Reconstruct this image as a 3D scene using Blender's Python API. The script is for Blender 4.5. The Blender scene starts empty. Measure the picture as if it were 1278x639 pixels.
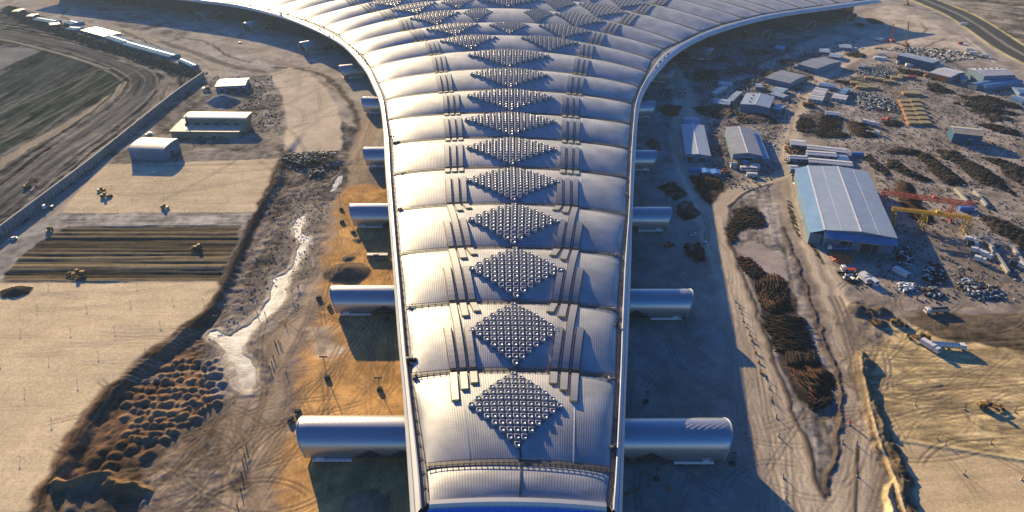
import bpy, bmesh, math, random
import numpy as np
from mathutils import Vector, Matrix
random.seed(7); rng = np.random.default_rng(11)
S = bpy.context.scene
R = math.radians
# ------------------------------------------------------------------ camera
CH, TH, F, CW, CHH = 200.0, R(31.4), 852.0, 1278.0, 639.0
cam = bpy.data.cameras.new('camera'); camo = bpy.data.objects.new('camera', cam)
S.collection.objects.link(camo); S.camera = camo
camo.location = (0, 0, CH); camo.rotation_euler = (math.pi/2 - TH, 0, 0)
cam.sensor_width = 36; cam.lens = 36*F/CW; cam.clip_start = 1; cam.clip_end = 20000
# ------------------------------------------------------------------ sky + sun
SUN_EL = R(16.0); SUN_AZ = math.atan2(0.455, 0.89)       # sun ahead and to the left; light travels (+.455,-.89)
w = bpy.data.worlds.new('World'); S.world = w; w.use_nodes = True
nt = w.node_tree; nt.nodes.clear()
sky = nt.nodes.new('ShaderNodeTexSky'); sky.sky_type = 'NISHITA'; sky.sun_disc = False
sky.sun_elevation = SUN_EL; sky.sun_rotation = -SUN_AZ
sky.air_density = 1.0; sky.dust_density = 0.4; sky.ozone_density = 3.0
bg = nt.nodes.new('ShaderNodeBackground'); bg.inputs[1].default_value = 0.085
wo = nt.nodes.new('ShaderNodeOutputWorld')
hs = nt.nodes.new('ShaderNodeHueSaturation'); hs.inputs['Saturation'].default_value = 1.4; hs.inputs['Hue'].default_value = .522
nt.links.new(sky.outputs[0], hs.inputs['Color']); nt.links.new(hs.outputs[0], bg.inputs[0]); nt.links.new(bg.outputs[0], wo.inputs[0])
sl = bpy.data.lights.new('sun', 'SUN'); sl.energy = 5.0; sl.angle = R(0.5); sl.color = (1.0, 0.775, 0.44)
so = bpy.data.objects.new('sun', sl); S.collection.objects.link(so)
sdir = Vector((-math.sin(SUN_AZ)*math.cos(SUN_EL), math.cos(SUN_AZ)*math.cos(SUN_EL), math.sin(SUN_EL)))
so.rotation_euler = sdir.to_track_quat('Z', 'Y').to_euler(); so.location = (-300, 600, 400)
S.view_settings.view_transform = 'Standard'; S.view_settings.look = 'None'
S.view_settings.exposure = 1.12; S.view_settings.gamma = 1
S.render.engine = 'CYCLES'
S.cycles.max_bounces = 5; S.cycles.diffuse_bounces = 2; S.cycles.glossy_bounces = 3
# ------------------------------------------------------------------ pixel -> world
CT, ST = math.cos(TH), math.sin(TH)
def P0(px, py, z=0.0):
    x = (px-639.0)/F; v = (319.5-py)/F
    dy = CT + v*ST; dz = -ST + v*CT
    t = (CH-z)/(-dz)
    return (x*t, dy*t, z)
def PA(px, py, z=0.0):
    px = np.asarray(px, float); py = np.asarray(py, float); z = np.asarray(z, float)
    x = (px-639.0)/F; v = (319.5-py)/F
    dy = CT + v*ST; dz = -ST + v*CT
    t = (CH-z)/(-dz)
    return np.stack([x*t, dy*t, z+0*t], -1)
# ------------------------------------------------------------------ numpy noise / sdf
TN = rng.random((256, 256))
def vnoise(x, y):
    xi = np.floor(x).astype(int); yi = np.floor(y).astype(int)
    fx = x-xi; fy = y-yi
    fx = fx*fx*(3-2*fx); fy = fy*fy*(3-2*fy)
    a = TN[xi & 255, yi & 255]; b = TN[(xi+1) & 255, yi & 255]
    c = TN[xi & 255, (yi+1) & 255]; d = TN[(xi+1) & 255, (yi+1) & 255]
    return (a*(1-fx)+b*fx)*(1-fy)+(c*(1-fx)+d*fx)*fy
def fbm(x, y, o=4, g=0.5):
    s = 0; a = 1; n = 0
    for k in range(o):
        s = s+a*vnoise(x*2**k+17.3*k, y*2**k+5.1*k); n += a; a *= g
    return s/n
def sstep(a, b, x):
    t = np.clip((x-a)/(b-a), 0, 1); return t*t*(3-2*t)
def sdf_poly(P, X, Y):                       # >0 inside
    P = np.asarray(P, float); n = len(P)
    d = np.full(X.shape, 1e18); ins = np.zeros(X.shape, bool)
    for i in range(n):
        ax, ay = P[i]; bx, by = P[(i+1) % n]
        ex, ey = bx-ax, by-ay; L = ex*ex+ey*ey+1e-12
        t = np.clip(((X-ax)*ex+(Y-ay)*ey)/L, 0, 1)
        d = np.minimum(d, (X-ax-t*ex)**2+(Y-ay-t*ey)**2)
        if ay != by:
            c = ((ay > Y) != (by > Y)) & (X < (bx-ax)*(Y-ay)/(by-ay)+ax)
            ins ^= c
    return np.where(ins, 1, -1)*np.sqrt(d)
def line_dist(P, X, Y):                      # signed lateral distance, distance along
    P = np.asarray(P, float)
    best = np.full(X.shape, 1e18); lat = np.zeros(X.shape); al = np.zeros(X.shape); acc = 0
    for i in range(len(P)-1):
        ax, ay = P[i]; bx, by = P[i+1]
        ex, ey = bx-ax, by-ay; l = math.hypot(ex, ey)+1e-9
        t = np.clip(((X-ax)*ex+(Y-ay)*ey)/(l*l), 0, 1)
        d = (X-ax-t*ex)**2+(Y-ay-t*ey)**2
        m = d < best
        sg = np.sign((X-ax)*ey-(Y-ay)*ex)
        best = np.where(m, d, best); lat = np.where(m, sg*np.sqrt(d), lat); al = np.where(m, acc+t*l, al)
        acc += l
    return lat, al
def smooth_line(P, k=3):
    P = [tuple(p) for p in P]
    for _ in range(k):
        Q = [P[0]]
        for a, b in zip(P[:-1], P[1:]):
            Q.append(tuple(a[i]*.75+b[i]*.25 for i in range(len(a)))); Q.append(tuple(a[i]*.25+b[i]*.75 for i in range(len(a))))
        Q.append(P[-1]); P = Q
    return P
# ------------------------------------------------------------------ plateau (raised graded land on the left)
PLZ = 3.0
PLAT_PX = [(420, 90), (352, 196), (345, 225), (318, 266), (302, 300), (282, 348), (262, 385), (214, 425), (165, 462), (113, 515), (80, 575), (52, 615), (46, 720), (-700, 720), (-700, 90)]
PLAT = np.array([P0(x, y, PLZ)[:2] for x, y in PLAT_PX])
def gz(x, y):
    x = np.asarray(x, float); y = np.asarray(y, float)
    return PLZ*sstep(-5, 0.5, sdf_poly(PLAT, x, y))*(1-sstep(455, 540, y))
def at(px, py, up=0.0):
    z = 0.0
    for _ in range(5):
        p = P0(px, py, z+up); z = float(gz(np.array([p[0]]), np.array([p[1]]))[0])
    return Vector((p[0], p[1], z+up))
# ------------------------------------------------------------------ materials
def mat(name, col, rough=0.8, metal=0.0, var=0.0, vs=0.3, bump=0.0, bs=4.0, dirt=None, emit=None, spec=None, coord='Object'):
    m = bpy.data.materials.new(name); m.use_nodes = True
    t = m.node_tree; b = t.nodes['Principled BSDF']
    b.inputs['Base Color'].default_value = (*col, 1); b.inputs['Roughness'].default_value = rough
    b.inputs['Metallic'].default_value = metal
    if spec is None and rough >= .6 and metal < .2: spec = .06
    if spec is not None: b.inputs['Specular IOR Level'].default_value = spec
    tc = t.nodes.new('ShaderNodeTexCoord')
    if var > 0:
        n = t.nodes.new('ShaderNodeTexNoise'); n.inputs['Scale'].default_value = vs; n.inputs['Detail'].default_value = 5
        t.links.new(tc.outputs[coord], n.inputs['Vector'])
        r = t.nodes.new('ShaderNodeValToRGB'); r.color_ramp.elements[0].position = .3; r.color_ramp.elements[1].position = .72
        dc = dirt or tuple(c*(1-var) for c in col)
        r.color_ramp.elements[0].color = (*dc, 1); r.color_ramp.elements[1].color = (*col, 1)
        t.links.new(n.outputs['Fac'], r.inputs[0]); t.links.new(r.outputs[0], b.inputs['Base Color'])
    if bump > 0:
        n2 = t.nodes.new('ShaderNodeTexNoise'); n2.inputs['Scale'].default_value = bs; n2.inputs['Detail'].default_value = 4
        t.links.new(tc.outputs[coord], n2.inputs['Vector'])
        bp = t.nodes.new('ShaderNodeBump'); bp.inputs['Strength'].default_value = bump; bp.inputs['Distance'].default_value = 0.3
        t.links.new(n2.outputs['Fac'], bp.inputs['Height']); t.links.new(bp.outputs[0], b.inputs['Normal'])
    return m
def corr(name, col, rough=.5, metal=.3, scale=1.2, var=.2, axis='X', strength=.35):
    m = mat(name, col, rough, metal, var=var, vs=.15)
    t = m.node_tree; b = t.nodes['Principled BSDF']; b.inputs['Specular IOR Level'].default_value = .2
    tc = [n for n in t.nodes if n.type == 'TEX_COORD'][0]
    wv = t.nodes.new('ShaderNodeTexWave'); wv.inputs['Scale'].default_value = scale; wv.bands_direction = axis
    t.links.new(tc.outputs['Object'], wv.inputs['Vector'])
    bp = t.nodes.new('ShaderNodeBump'); bp.inputs['Strength'].default_value = strength; bp.inputs['Distance'].default_value = 0.15
    t.links.new(wv.outputs['Fac'], bp.inputs['Height']); t.links.new(bp.outputs[0], b.inputs['Normal'])
    return m
M = {}
def mk_mats():
    M['white'] = mat('white_paint', (.74, .73, .70), .45, var=.25, vs=.5)
    M['dark'] = mat('dark_rubber', (.02, .02, .022), .8)
    M['glass'] = mat('dark_glass', (.02, .03, .05), .08)
    M['yellow'] = mat('machine_yellow', (.42, .21, .035), .6, var=.6, vs=1.0, dirt=(.12, .09, .05))
    M['red'] = mat('red_paint', (.50, .06, .03), .55, var=.3, vs=.8)
    M['orange'] = mat('orange_paint', (.62, .16, .03), .55, var=.3, vs=.8)
    M['blue'] = mat('blue_paint', (.05, .16, .42), .5, var=.2, vs=.6)
    M['bluet'] = mat('blue_tarp', (.06, .22, .55), .45, var=.2, vs=.6, bump=.2, bs=1.5)
    M['steel'] = mat('steel_grey', (.28, .28, .29), .5, .5, var=.3, vs=1)
    M['dsteel'] = mat('dark_steel', (.055, .055, .06), .8, .1)
    M['brown'] = mat('rust_brown', (.05, .028, .019), .85, var=.6, vs=.8)
    M['brown2'] = mat('old_rust', (.105, .045, .03), .85, var=.5, vs=.8)
    M['black'] = mat('dark_scrap', (.015, .013, .013), .7)
    M['conc'] = mat('concrete', (.40, .38, .34), .85, var=.3, vs=.6)
    M['concd'] = mat('weathered_concrete', (.32, .34, .36), .85, var=.4, vs=.35, bump=.3, bs=2)
    M['timber'] = mat('timber_formwork', (.36, .26, .14), .8, var=.4, vs=1.2)
    M['slab'] = mat('yellow_grey_board', (.34, .30, .18), .75, var=.35, vs=.5)
    M['roofw'] = corr('white_sheet_roof', (.56, .55, .53), .55, .1, 1.0, .18)
    M['roofb'] = corr('blue_grey_sheet_roof', (.33, .40, .48), .5, .15, .9, .16)
    M['roofB'] = corr('blue_sheet_roof', (.13, .25, .42), .42, .2, .9, .2)
    M['roofl'] = corr('light_blue_sheet_roof', (.22, .34, .42), 1.0, .0, .9, .25, strength=.1); M['roofl'].node_tree.nodes['Principled BSDF'].inputs['Specular IOR Level'].default_value = 0
    M['crane_red'] = mat('crane_orange_red', (.50, .11, .04), .5, var=.3, vs=.5)
    M['crane_yellow'] = mat('crane_yellow', (.62, .36, .03), .5, var=.25, vs=.5)
    M['roofg'] = corr('grey_sheet_roof', (.33, .33, .33), .45, .2, .9, .25)
    M['roofy'] = corr('cream_sheet_roof', (.50, .43, .30), .55, .0, .9, .3)
    M['wallb'] = corr('blue_grey_sheet_wall', (.14, .22, .32), .6, .1, 1.4, .25)
    M['wallB'] = corr('dark_blue_sheet_wall', (.03, .10, .19), .5, .1, 1.4, .2)
    M['wallw'] = corr('pale_sheet_wall', (.50, .50, .48), .6, .0, 1.4, .25)
    M['walls'] = corr('stained_cream_wall', (.34, .30, .22), .7, .0, 1.4, .45)
    # roof panel
    m = bpy.data.materials.new('roof_panel_metal'); m.use_nodes = True; t = m.node_tree; b = t.nodes['Principled BSDF']
    b.inputs['Metallic'].default_value = .42; b.inputs['Specular IOR Level'].default_value = .4
    uv = t.nodes.new('ShaderNodeUVMap'); uv.uv_map = 'UVMap'
    n = t.nodes.new('ShaderNodeTexNoise'); n.inputs['Scale'].default_value = .07; n.inputs['Detail'].default_value = 6
    t.links.new(uv.outputs[0], n.inputs[0])
    r = t.nodes.new('ShaderNodeValToRGB'); r.color_ramp.elements[0].position = .38; r.color_ramp.elements[0].color = (.29, .295, .295, 1)
    r.color_ramp.elements[1].position = .62; r.color_ramp.elements[1].color = (.43, .42, .40, 1)
    t.links.new(n.outputs['Fac'], r.inputs[0]); t.links.new(r.outputs[0], b.inputs['Base Color'])
    n3 = t.nodes.new('ShaderNodeTexNoise'); n3.inputs['Scale'].default_value = .5; n3.inputs['Detail'].default_value = 4
    t.links.new(uv.outputs[0], n3.inputs[0])
    mr = t.nodes.new('ShaderNodeMapRange'); mr.inputs[3].default_value = .50; mr.inputs[4].default_value = .64
    t.links.new(n3.outputs['Fac'], mr.inputs[0]); t.links.new(mr.outputs[0], b.inputs['Roughness'])
    mp = t.nodes.new('ShaderNodeMapping'); mp.inputs['Rotation'].default_value = (0, 0, R(32)); t.links.new(uv.outputs[0], mp.inputs[0])
    wv = t.nodes.new('ShaderNodeTexWave'); wv.inputs['Scale'].default_value = .42; wv.inputs['Distortion'].default_value = .6; wv.inputs['Detail'].default_value = 2
    t.links.new(mp.outputs[0], wv.inputs[0])
    wv2 = t.nodes.new('ShaderNodeTexWave'); wv2.inputs['Scale'].default_value = .33; wv2.inputs['Distortion'].default_value = .3
    t.links.new(uv.outputs[0], wv2.inputs[0])
    ad = t.nodes.new('ShaderNodeMath'); ad.operation = 'ADD'; t.links.new(wv.outputs['Fac'], ad.inputs[0]); t.links.new(wv2.outputs['Fac'], ad.inputs[1])
    bp = t.nodes.new('ShaderNodeBump'); bp.inputs['Strength'].default_value = .22; bp.inputs['Distance'].default_value = .12
    t.links.new(ad.outputs[0], bp.inputs['Height']); t.links.new(bp.outputs[0], b.inputs['Normal'])
    M['panel'] = m
    # scaly tube cladding
    m = bpy.data.materials.new('tube_cladding'); m.use_nodes = True; t = m.node_tree; b = t.nodes['Principled BSDF']
    b.inputs['Metallic'].default_value = .75; b.inputs['Roughness'].default_value = .34; b.inputs['Base Color'].default_value = (.46, .45, .44, 1)
    uv = t.nodes.new('ShaderNodeUVMap'); uv.uv_map = 'UVMap'
    outs = []
    for a in (32, -32):
        mp = t.nodes.new('ShaderNodeMapping'); mp.inputs['Rotation'].default_value = (0, 0, R(a)); t.links.new(uv.outputs[0], mp.inputs[0])
        wv = t.nodes.new('ShaderNodeTexWave'); wv.inputs['Scale'].default_value = .22; wv.bands_direction = 'Y'; wv.wave_profile = 'SAW'; t.links.new(mp.outputs[0], wv.inputs[0]); outs.append(wv)
    ad = t.nodes.new('ShaderNodeMath'); ad.operation = 'ADD'; t.links.new(outs[0].outputs['Fac'], ad.inputs[0]); t.links.new(outs[1].outputs['Fac'], ad.inputs[1])
    bp = t.nodes.new('ShaderNodeBump'); bp.inputs['Strength'].default_value = .5; bp.inputs['Distance'].default_value = .07
    t.links.new(ad.outputs[0], bp.inputs['Height']); t.links.new(bp.outputs[0], b.inputs['Normal'])
    M['tube'] = m
    M['fascia'] = mat('fascia_white', (.58, .57, .54), .45, .1, var=.2, vs=.08)
    M['walk'] = mat('gutter_walkway', (.30, .29, .27), .7, .2, var=.45, vs=.3)
    M['seam'] = mat('seam_gutter', (.085, .08, .08), .6, .3, var=.3, vs=.5)
    M['facade'] = mat('glass_facade', (.03, .035, .045), .12, .0)
    M['blueglass'] = mat('sky_tinted_glass_front', (.03, .16, .62), .25, .0)  # sky reflection put into the base colour of the glass
    M['slat'] = mat('shade_strip_metal', (.33, .325, .31), .5, .5, var=.15, vs=.2)
    M['slatside'] = mat('shade_strip_sunlit_side', (.62, .44, .14), .6, .0)  # gold of sunlit flanks put into the side colour
    M['boxw'] = mat('skylight_frame', (.36, .36, .355), .75, .1, var=.2, vs=.3)
    M['boxg'] = mat('skylight_glass', (.04, .08, .20), .3, .0)
    M['base'] = mat('skylight_base', (.22, .23, .25), .6, .3, var=.3, vs=.3)
mk_mats()
# ------------------------------------------------------------------ object helpers
COL = S.collection
NAMES = []
class MB:
    def __init__(s): s.v = []; s.f = []; s.m = []; s.mats = []; s.uv = []
    def mi(s, m):
        m = M[m] if isinstance(m, str) else m
        if m not in s.mats: s.mats.append(m)
        return s.mats.index(m)
    def add(s, vs, fs, m):
        o = len(s.v); k = s.mi(m)
        s.v += [tuple(v) for v in vs]
        for f in fs: s.f.append(tuple(i+o for i in f)); s.m.append(k)
    def box(s, c, size, m, rz=0, taper=1.0, top=None, M4=None):
        hx, hy, hz = size[0]/2, size[1]/2, size[2]
        tx, ty = (taper, taper) if not isinstance(taper, tuple) else taper
        vs = [(-hx, -hy, 0), (hx, -hy, 0), (hx, hy, 0), (-hx, hy, 0), (-hx*tx, -hy*ty, hz), (hx*tx, -hy*ty, hz), (hx*tx, hy*ty, hz), (-hx*tx, hy*ty, hz)]
        cr, sr = math.cos(rz), math.sin(rz)
        vs = [(c[0]+x*cr-y*sr, c[1]+x*sr+y*cr, c[2]+z) for x, y, z in vs]
        if M4 is not None: vs = [tuple(M4 @ Vector(v)) for v in vs]
        fs = [(3, 2, 1, 0), (0, 1, 5, 4), (1, 2, 6, 5), (2, 3, 7, 6), (3, 0, 4, 7)]
        s.add(vs, fs, m); s.add([vs[i] for i in (4, 5, 6, 7)], [(0, 1, 2, 3)], top or m)
    def bar(s, a, b, r, m, n=4):
        a = Vector(a); b = Vector(b); d = b-a
        if d.length < 1e-6: return
        q = d.to_track_quat('Z', 'Y'); vs = []
        for p in (a, b):
            for k in range(n):
                an = 2*math.pi*(k+.5)/n; vs.append(p+q @ Vector((r*math.cos(an), r*math.sin(an), 0)))
        fs = [(k, (k+1) % n, n+(k+1) % n, n+k) for k in range(n)]+[tuple(range(n-1, -1, -1)), tuple(range(n, 2*n))]
        s.add(vs, fs, m)
    def cyl(s, c, ax, r, L, m, n=14):
        ax = Vector(ax).normalized(); s.bar(Vector(c)-ax*L/2, Vector(c)+ax*L/2, r, m, n)
    def prism(s, pts, y0, y1, m):         # pts in xz, extruded along y
        n = len(pts); vs = [(x, y0, z) for x, z in pts]+[(x, y1, z) for x, z in pts]
        fs = [tuple(range(n)), tuple(range(2*n-1, n-1, -1))]+[((k+1) % n, k, n+k, n+(k+1) % n) for k in range(n)]
        s.add(vs, fs, m)
    def build(s, name, parent=None, smooth=False):
        me = bpy.data.meshes.new(name); me.from_pydata(s.v, [], s.f)
        for m in s.mats: me.materials.append(m)
        me.polygons.foreach_set('material_index', s.m)
        if smooth: me.polygons.foreach_set('use_smooth', [True]*len(me.polygons))
        me.update()
        o = bpy.data.objects.new(name, me); COL.objects.link(o)
        if parent is not None: o.parent = parent
        return o
def np_mesh(name, v, f, mats, mi=None, smooth=False, parent=None):
    me = bpy.data.meshes.new(name)
    v = np.asarray(v, np.float32); f = np.asarray(f, np.int32); k = f.shape[1]
    me.vertices.add(len(v)); me.vertices.foreach_set('co', v.ravel())
    me.loops.add(f.size); me.loops.foreach_set('vertex_index', f.ravel())
    me.polygons.add(len(f)); me.polygons.foreach_set('loop_start', np.arange(0, f.size, k, dtype=np.int32))
    me.polygons.foreach_set('loop_total', np.full(len(f), k, np.int32))
    for m in mats: me.materials.append(m)
    if mi is not None: me.polygons.foreach_set('material_index', np.asarray(mi, np.int32))
    if smooth: me.polygons.foreach_set('use_smooth', np.ones(len(f), bool))
    me.update(calc_edges=True); me.validate()
    o = bpy.data.objects.new(name, me); COL.objects.link(o)
    if parent is not None: o.parent = parent
    return o
def tag(o, label=None, cat=None, group=None, kind=None):
    if label: o['label'] = label
    if cat: o['category'] = cat
    if group: o['group'] = group
    if kind: o['kind'] = kind
    return o
def thing(name, label, cat, loc=(0, 0, 0), rz=0, group=None):
    o = bpy.data.objects.new(name, None); COL.objects.link(o); o.location = loc; o.rotation_euler = (0, 0, rz)
    o.empty_display_size = .5
    return tag(o, label, cat, group)
def dup(src, loc, rz, label=None, cat=None, group=None, sc=None):
    def cp(o, par):
        c = o.copy(); COL.objects.link(c)
        if par is not None: c.parent = par
        for ch in list(o.children): cp(ch, c)
        return c
    c = cp(src, None); c.location = loc; c.rotation_euler = (0, 0, rz)
    if sc: c.scale = (sc, sc, sc)
    return tag(c, label, cat, group)
#@@GROUND
WATER1 = [(361, 335), (354, 341), (342, 346), (337, 353), (333, 363), (336, 373), (330, 384), (320, 396), (304, 407), (288, 417), (272, 410), (261, 412), (255, 419), (266, 427), (276, 436), (286, 450), (294, 468), (301, 487), (310, 487), (320, 473), (320, 455), (312, 446), (303, 441), (304, 430), (320, 410), (338, 391), (354, 379), (358, 370), (357, 359), (364, 346), (375, 330), (379, 325), (387, 304), (388, 295), (378, 290), (384, 275), (381, 267), (371, 272), (364, 283), (368, 295), (372, 302), (366, 322)]
WATER2 = [(428, 216), (418, 220), (414, 229), (408, 242), (412, 243), (421, 235), (430, 225)]
# ================================================================== GROUND
def ground():
    ny, nx = 760, 1010
    g = np.linspace(0, 1, ny)
    Y = 118*np.exp(g*math.log(1250/118.0))
    kx = np.linspace(-775, 775, nx)
    Xg = kx[None, :]*((CT*Y+CH*ST)/F)[:, None]; Yg = np.repeat(Y[:, None], nx, 1)
    X = Xg.ravel(); Yv = Yg.ravel(); N = X.size
    col = np.zeros((N, 3)); h = gz(X, Yv); zone = np.zeros(N, np.int8)
    n1 = fbm(X/60, Yv/60); n2 = fbm(X/14+9, Yv/14); n3 = fbm(X/3.1, Yv/3.1+7, 3); n4 = fbm(X/1.3+4, Yv/1.3, 2)
    wx = (fbm(X/9+31, Yv/9, 3)-.5); wy = (fbm(X/9, Yv/9+77, 3)-.5)
    col[:] = np.array((.235, .19, .15))
    col *= (.60+.8*n2)[:, None]
    bump = (n3-.5)*.5*np.ones(N); MF = np.zeros(N)
    def sub(PW, mar):
        PW = np.asarray(PW); a = PW.min(0)-mar; b = PW.max(0)+mar
        return np.where((X > a[0]) & (X < b[0]) & (Yv > a[1]) & (Yv < b[1]))[0]
    def apply(i, m, c, hb=None, streak=None, nz=.35, zid=None):
        c = np.array(c); v = 1+nz*(n2[i]-.5)*3.0+nz*1.8*(n3[i]-.5)
        if streak:
            a, st, sc = streak
            u = X[i]*math.sin(a)-Yv[i]*math.cos(a); q = X[i]*math.cos(a)+Yv[i]*math.sin(a)
            v = v+st*(fbm(u/sc, q/(sc*22), 4)-.5)*4.2
        v = np.clip(v, .3, 1.9)
        col[i] = col[i]*(1-m[:, None])+c*v[:, None]*m[:, None]
        if hb is not None: bump[i] = bump[i]*(1-m)+hb[0]*(n3[i]-.5)*m+hb[1]*(n2[i]-.5)*m
        if zid is not None: zone[i[m > .5]] = zid
    def poly(pp, c, warp=4, soft=.8, hb=(.15, .2), streak=None, nz=.35, zid=None, up=None, dh=0, z=None):
        W = [at(*p)[:2] if z is None else P0(p[0], p[1], z)[:2] for p in pp]
        i = sub(W, 12)
        s = sdf_poly(W, X[i]+wx[i]*warp*2, Yv[i]+wy[i]*warp*2)
        m = sstep(-soft, soft, s); apply(i, m, c, hb, streak, nz, zid)
        if dh: h[i] += dh*sstep(-.5, 3, s)
        return i, s
    def strip(pp, wd, c, warp=1.5, soft=1.0, tracks=.35, hb=(.08, .12), zid=None, nz=.2, dh=0, ridge=0):
        W = smooth_line([at(*p)[:2] for p in pp], 2); i = sub(W, wd+14)
        lat, al = line_dist(W, X[i]+wx[i]*warp*2, Yv[i]+wy[i]*warp*2)
        m = sstep(wd/2+soft, wd/2-soft, np.abs(lat))
        tr = (fbm(lat/1.1+50, al/60, 3)-.5)*3.4*tracks+(fbm(lat/4+50, al/90+3, 2)-.5)*2.2*tracks
        c2 = np.array(c)[None, :]*(1+tr)[:, None]
        k = col[i]; v = 1+nz*(n2[i]-.5)*1.6
        col[i] = k*(1-m[:, None])+c2*v[:, None]*m[:, None]
        bump[i] = bump[i]*(1-m)+hb[0]*(n3[i]-.5)*m+tr*.18*m
        if ridge: h[i] += ridge*np.clip(1-np.abs(lat)/(wd/2), 0, 1)**.8*(.7+.6*n2[i])
        if dh: h[i] += dh*m
        if zid is not None: zone[i[m > .5]] = zid
    def mound(px, py, r, ht, c=None, warp=2.5, sharp=1.0, ell=1.0):
        p = at(px, py); i = sub([(p.x-r*1.4, p.y-r*1.4), (p.x+r*1.4, p.y+r*1.4)], 2)
        d = np.hypot((X[i]-p.x+(n3[i]-.5)*warp+wx[i]*warp)/ell, Yv[i]-p.y+wy[i]*warp+(n3[i]-.5)*warp*.8)/r
        hh = np.clip(1-d**1.3, 0, 1)
        MF[i] = np.maximum(MF[i], ht*hh*(.85+.3*n4[i]))
        if c is not None: apply(i, sstep(0, .12, hh), c, (.5, .4), nz=.5)
    # ---- far left: cut with service road, dark fields
    sand = (.40, .34, .265); pale = (.44, .375, .29)
    poly([(-300, -60), (300, -60), (640, -60), (640, 120), (470, 190), (355, 190), (250, 88), (140, 60), (40, 15), (-300, -10)], (.36, .32, .27), 6, 3, nz=.3)
    poly([(640, -60), (1600, -60), (1600, 300), (900, 300), (640, 160)], (.30, .26, .22), 6, 3, nz=.35)
    poly([(-300, 10), (30, 12), (120, 45), (252, 90), (0, 300), (-300, 540)], (.078, .072, .068), 3, 1, (1.0, 1.0), streak=(R(91), .9, 2.2), nz=.8)
    poly([(-300, 96), (-10, 100), (58, 60), (100, 73), (140, 86), (158, 99), (152, 112), (60, 160), (-10, 198), (-300, 330)], (.046, .049, .048), 1.5, 1, (.1, .2), streak=(R(97), .5, 3.0), nz=.45, zid=5)
    poly([(-300, 200), (-10, 148), (128, 84), (142, 86), (158, 99), (152, 112), (60, 160), (-10, 198), (-300, 330)], (.030, .037, .030), 1.5, 1, (.1, .2), streak=(R(97), .5, 3.0), nz=.4, zid=5)
    poly([(-200, 57), (57, 60), (-10, 92), (-200, 170)], (.19, .19, .18), 1, 1, (.05, .1), nz=.2, zid=5)
    strip([(-60, 250), (0, 205), (60, 168), (110, 140), (140, 122), (158, 103)], 9, (.33, .28, .20), 2.5, 2, .3)
    strip([(-150, 26), (-30, 36), (40, 48), (100, 63), (150, 79), (178, 93), (182, 106), (165, 127), (120, 160), (50, 212), (-20, 265)], 22, (.095, .09, .086), 1, 1.5, .45, zid=1)
    W = smooth_line([at(*p)[:2] for p in [(-150, 26), (-30, 36), (40, 48), (100, 63), (150, 79), (178, 93), (182, 106), (165, 127), (120, 160), (50, 212), (-20, 265)]], 2); i = sub(W, 60)
    lat, al = line_dist(W, X[i], Yv[i]); wob = (fbm(al/25, lat*0+3, 2)-.5)*3
    for off, wd, c in ((-11.5, .9, (.23, .21, .18)), (11.5, .9, (.23, .21, .18)), (-14.5, 1.4, (.025, .024, .024)), (15, 1.6, (.025, .024, .024)), (19, 1.0, (.22, .20, .17)), (23, 1.5, (.028, .026, .026)), (28, 1.2, (.20, .18, .155)), (33, 1.6, (.03, .028, .026)), (39, 1.0, (.2, .18, .155)), (-19, 1.2, (.21, .19, .165)), (-23, 1.2, (.03, .03, .028)), (0, .5, (.16, .155, .15))):
        m = sstep(wd+.5, wd-.5, np.abs(-lat-off+wob*(abs(off) > 12)))*.85; apply(i, m, c, nz=.6)
    strip([(-20, 150), (60, 115), (128, 85)], 2, (.17, .155, .13), 1, .8, .3)
    strip([(-20, 118), (60, 84), (104, 74)], 1.4, (.10, .09, .08), 1, .8, .3)
    strip([(-20, 44), (40, 57), (90, 71), (135, 86)], 4, (.27, .25, .2), 1, 1, .1)
    for dx, wd in ((10, 2), (15, 3), (22, 1.5), (30, 2.5), (38, 1.5), (46, 2.5), (58, 2)):
        strip([(195+dx*.4, 100), (190+dx*.7, 125), (150+dx, 160), (80+dx, 215), (-10+dx, 290)], wd, (.27, .235, .195), 3, 1.0, .4, nz=.9)
    strip([(150, 75), (200, 90), (225, 105), (200, 130), (150, 168)], 5, (.27, .24, .2), 4, 2, .3, nz=.8)
    # road along the hoarding
    strip([(40, -8), (90, 12), (160, 40), (232, 64), (268, 84), (272, 98), (248, 118), (200, 152), (140, 205), (70, 262), (0, 318), (-80, 380)], 13, (.37, .32, .25), 1.5, 1.2, .18, zid=1)
    strip([(262, 200), (120, 212), (45, 275), (5, 330), (-40, 365)], 5, (.30, .27, .22), 1.5, 1.5, .2)
    poly([(200, 130), (262, 96), (340, 95), (352, 120), (358, 188), (330, 200), (210, 204), (150, 205), (190, 180)], (.21, .185, .15), 5, 3, (.8, .7), nz=.8)
    poly([(130, 188), (330, 175), (335, 197), (140, 204)], (.18, .16, .135), 4, 3, (.5, .4), nz=.7)
    # thin tracks and windrows in the far left sand
    for pp, wd, c in (([(150, 38), (190, 55), (230, 78)], 3, (.12, .10, .08)), ([(205, 72), (228, 84), (252, 92)], 3, (.17, .15, .12)),
                      ([(185, 40), (250, 50), (270, 58), (282, 70), (312, 78)], 3, (.12, .10, .08)), ([(200, 52), (250, 68), (290, 84), (330, 90)], 9, (.20, .17, .145)),
                      ([(85, 10), (75, 20), (90, 26), (130, 38), (170, 48)], 2.5, (.12, .10, .08)), ([(240, 26), (285, 46), (340, 68), (400, 98), (440, 130), (455, 175)], 5, (.40, .33, .25))):
        strip(pp, wd, c, 3, 1.2, .3, nz=.6)
    poly([(95, 8), (140, 8), (200, 20), (235, 40), (225, 50), (150, 34), (100, 26)], (.27, .24, .21), 5, 3, (.5, .4), nz=.6)
    # pale pad beside the curve
    strip([(345, 84), (395, 88), (428, 112), (447, 150), (450, 200)], 6, (.13, .105, .085), 4, 2, .4, (.6, .5), nz=.8)
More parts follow.
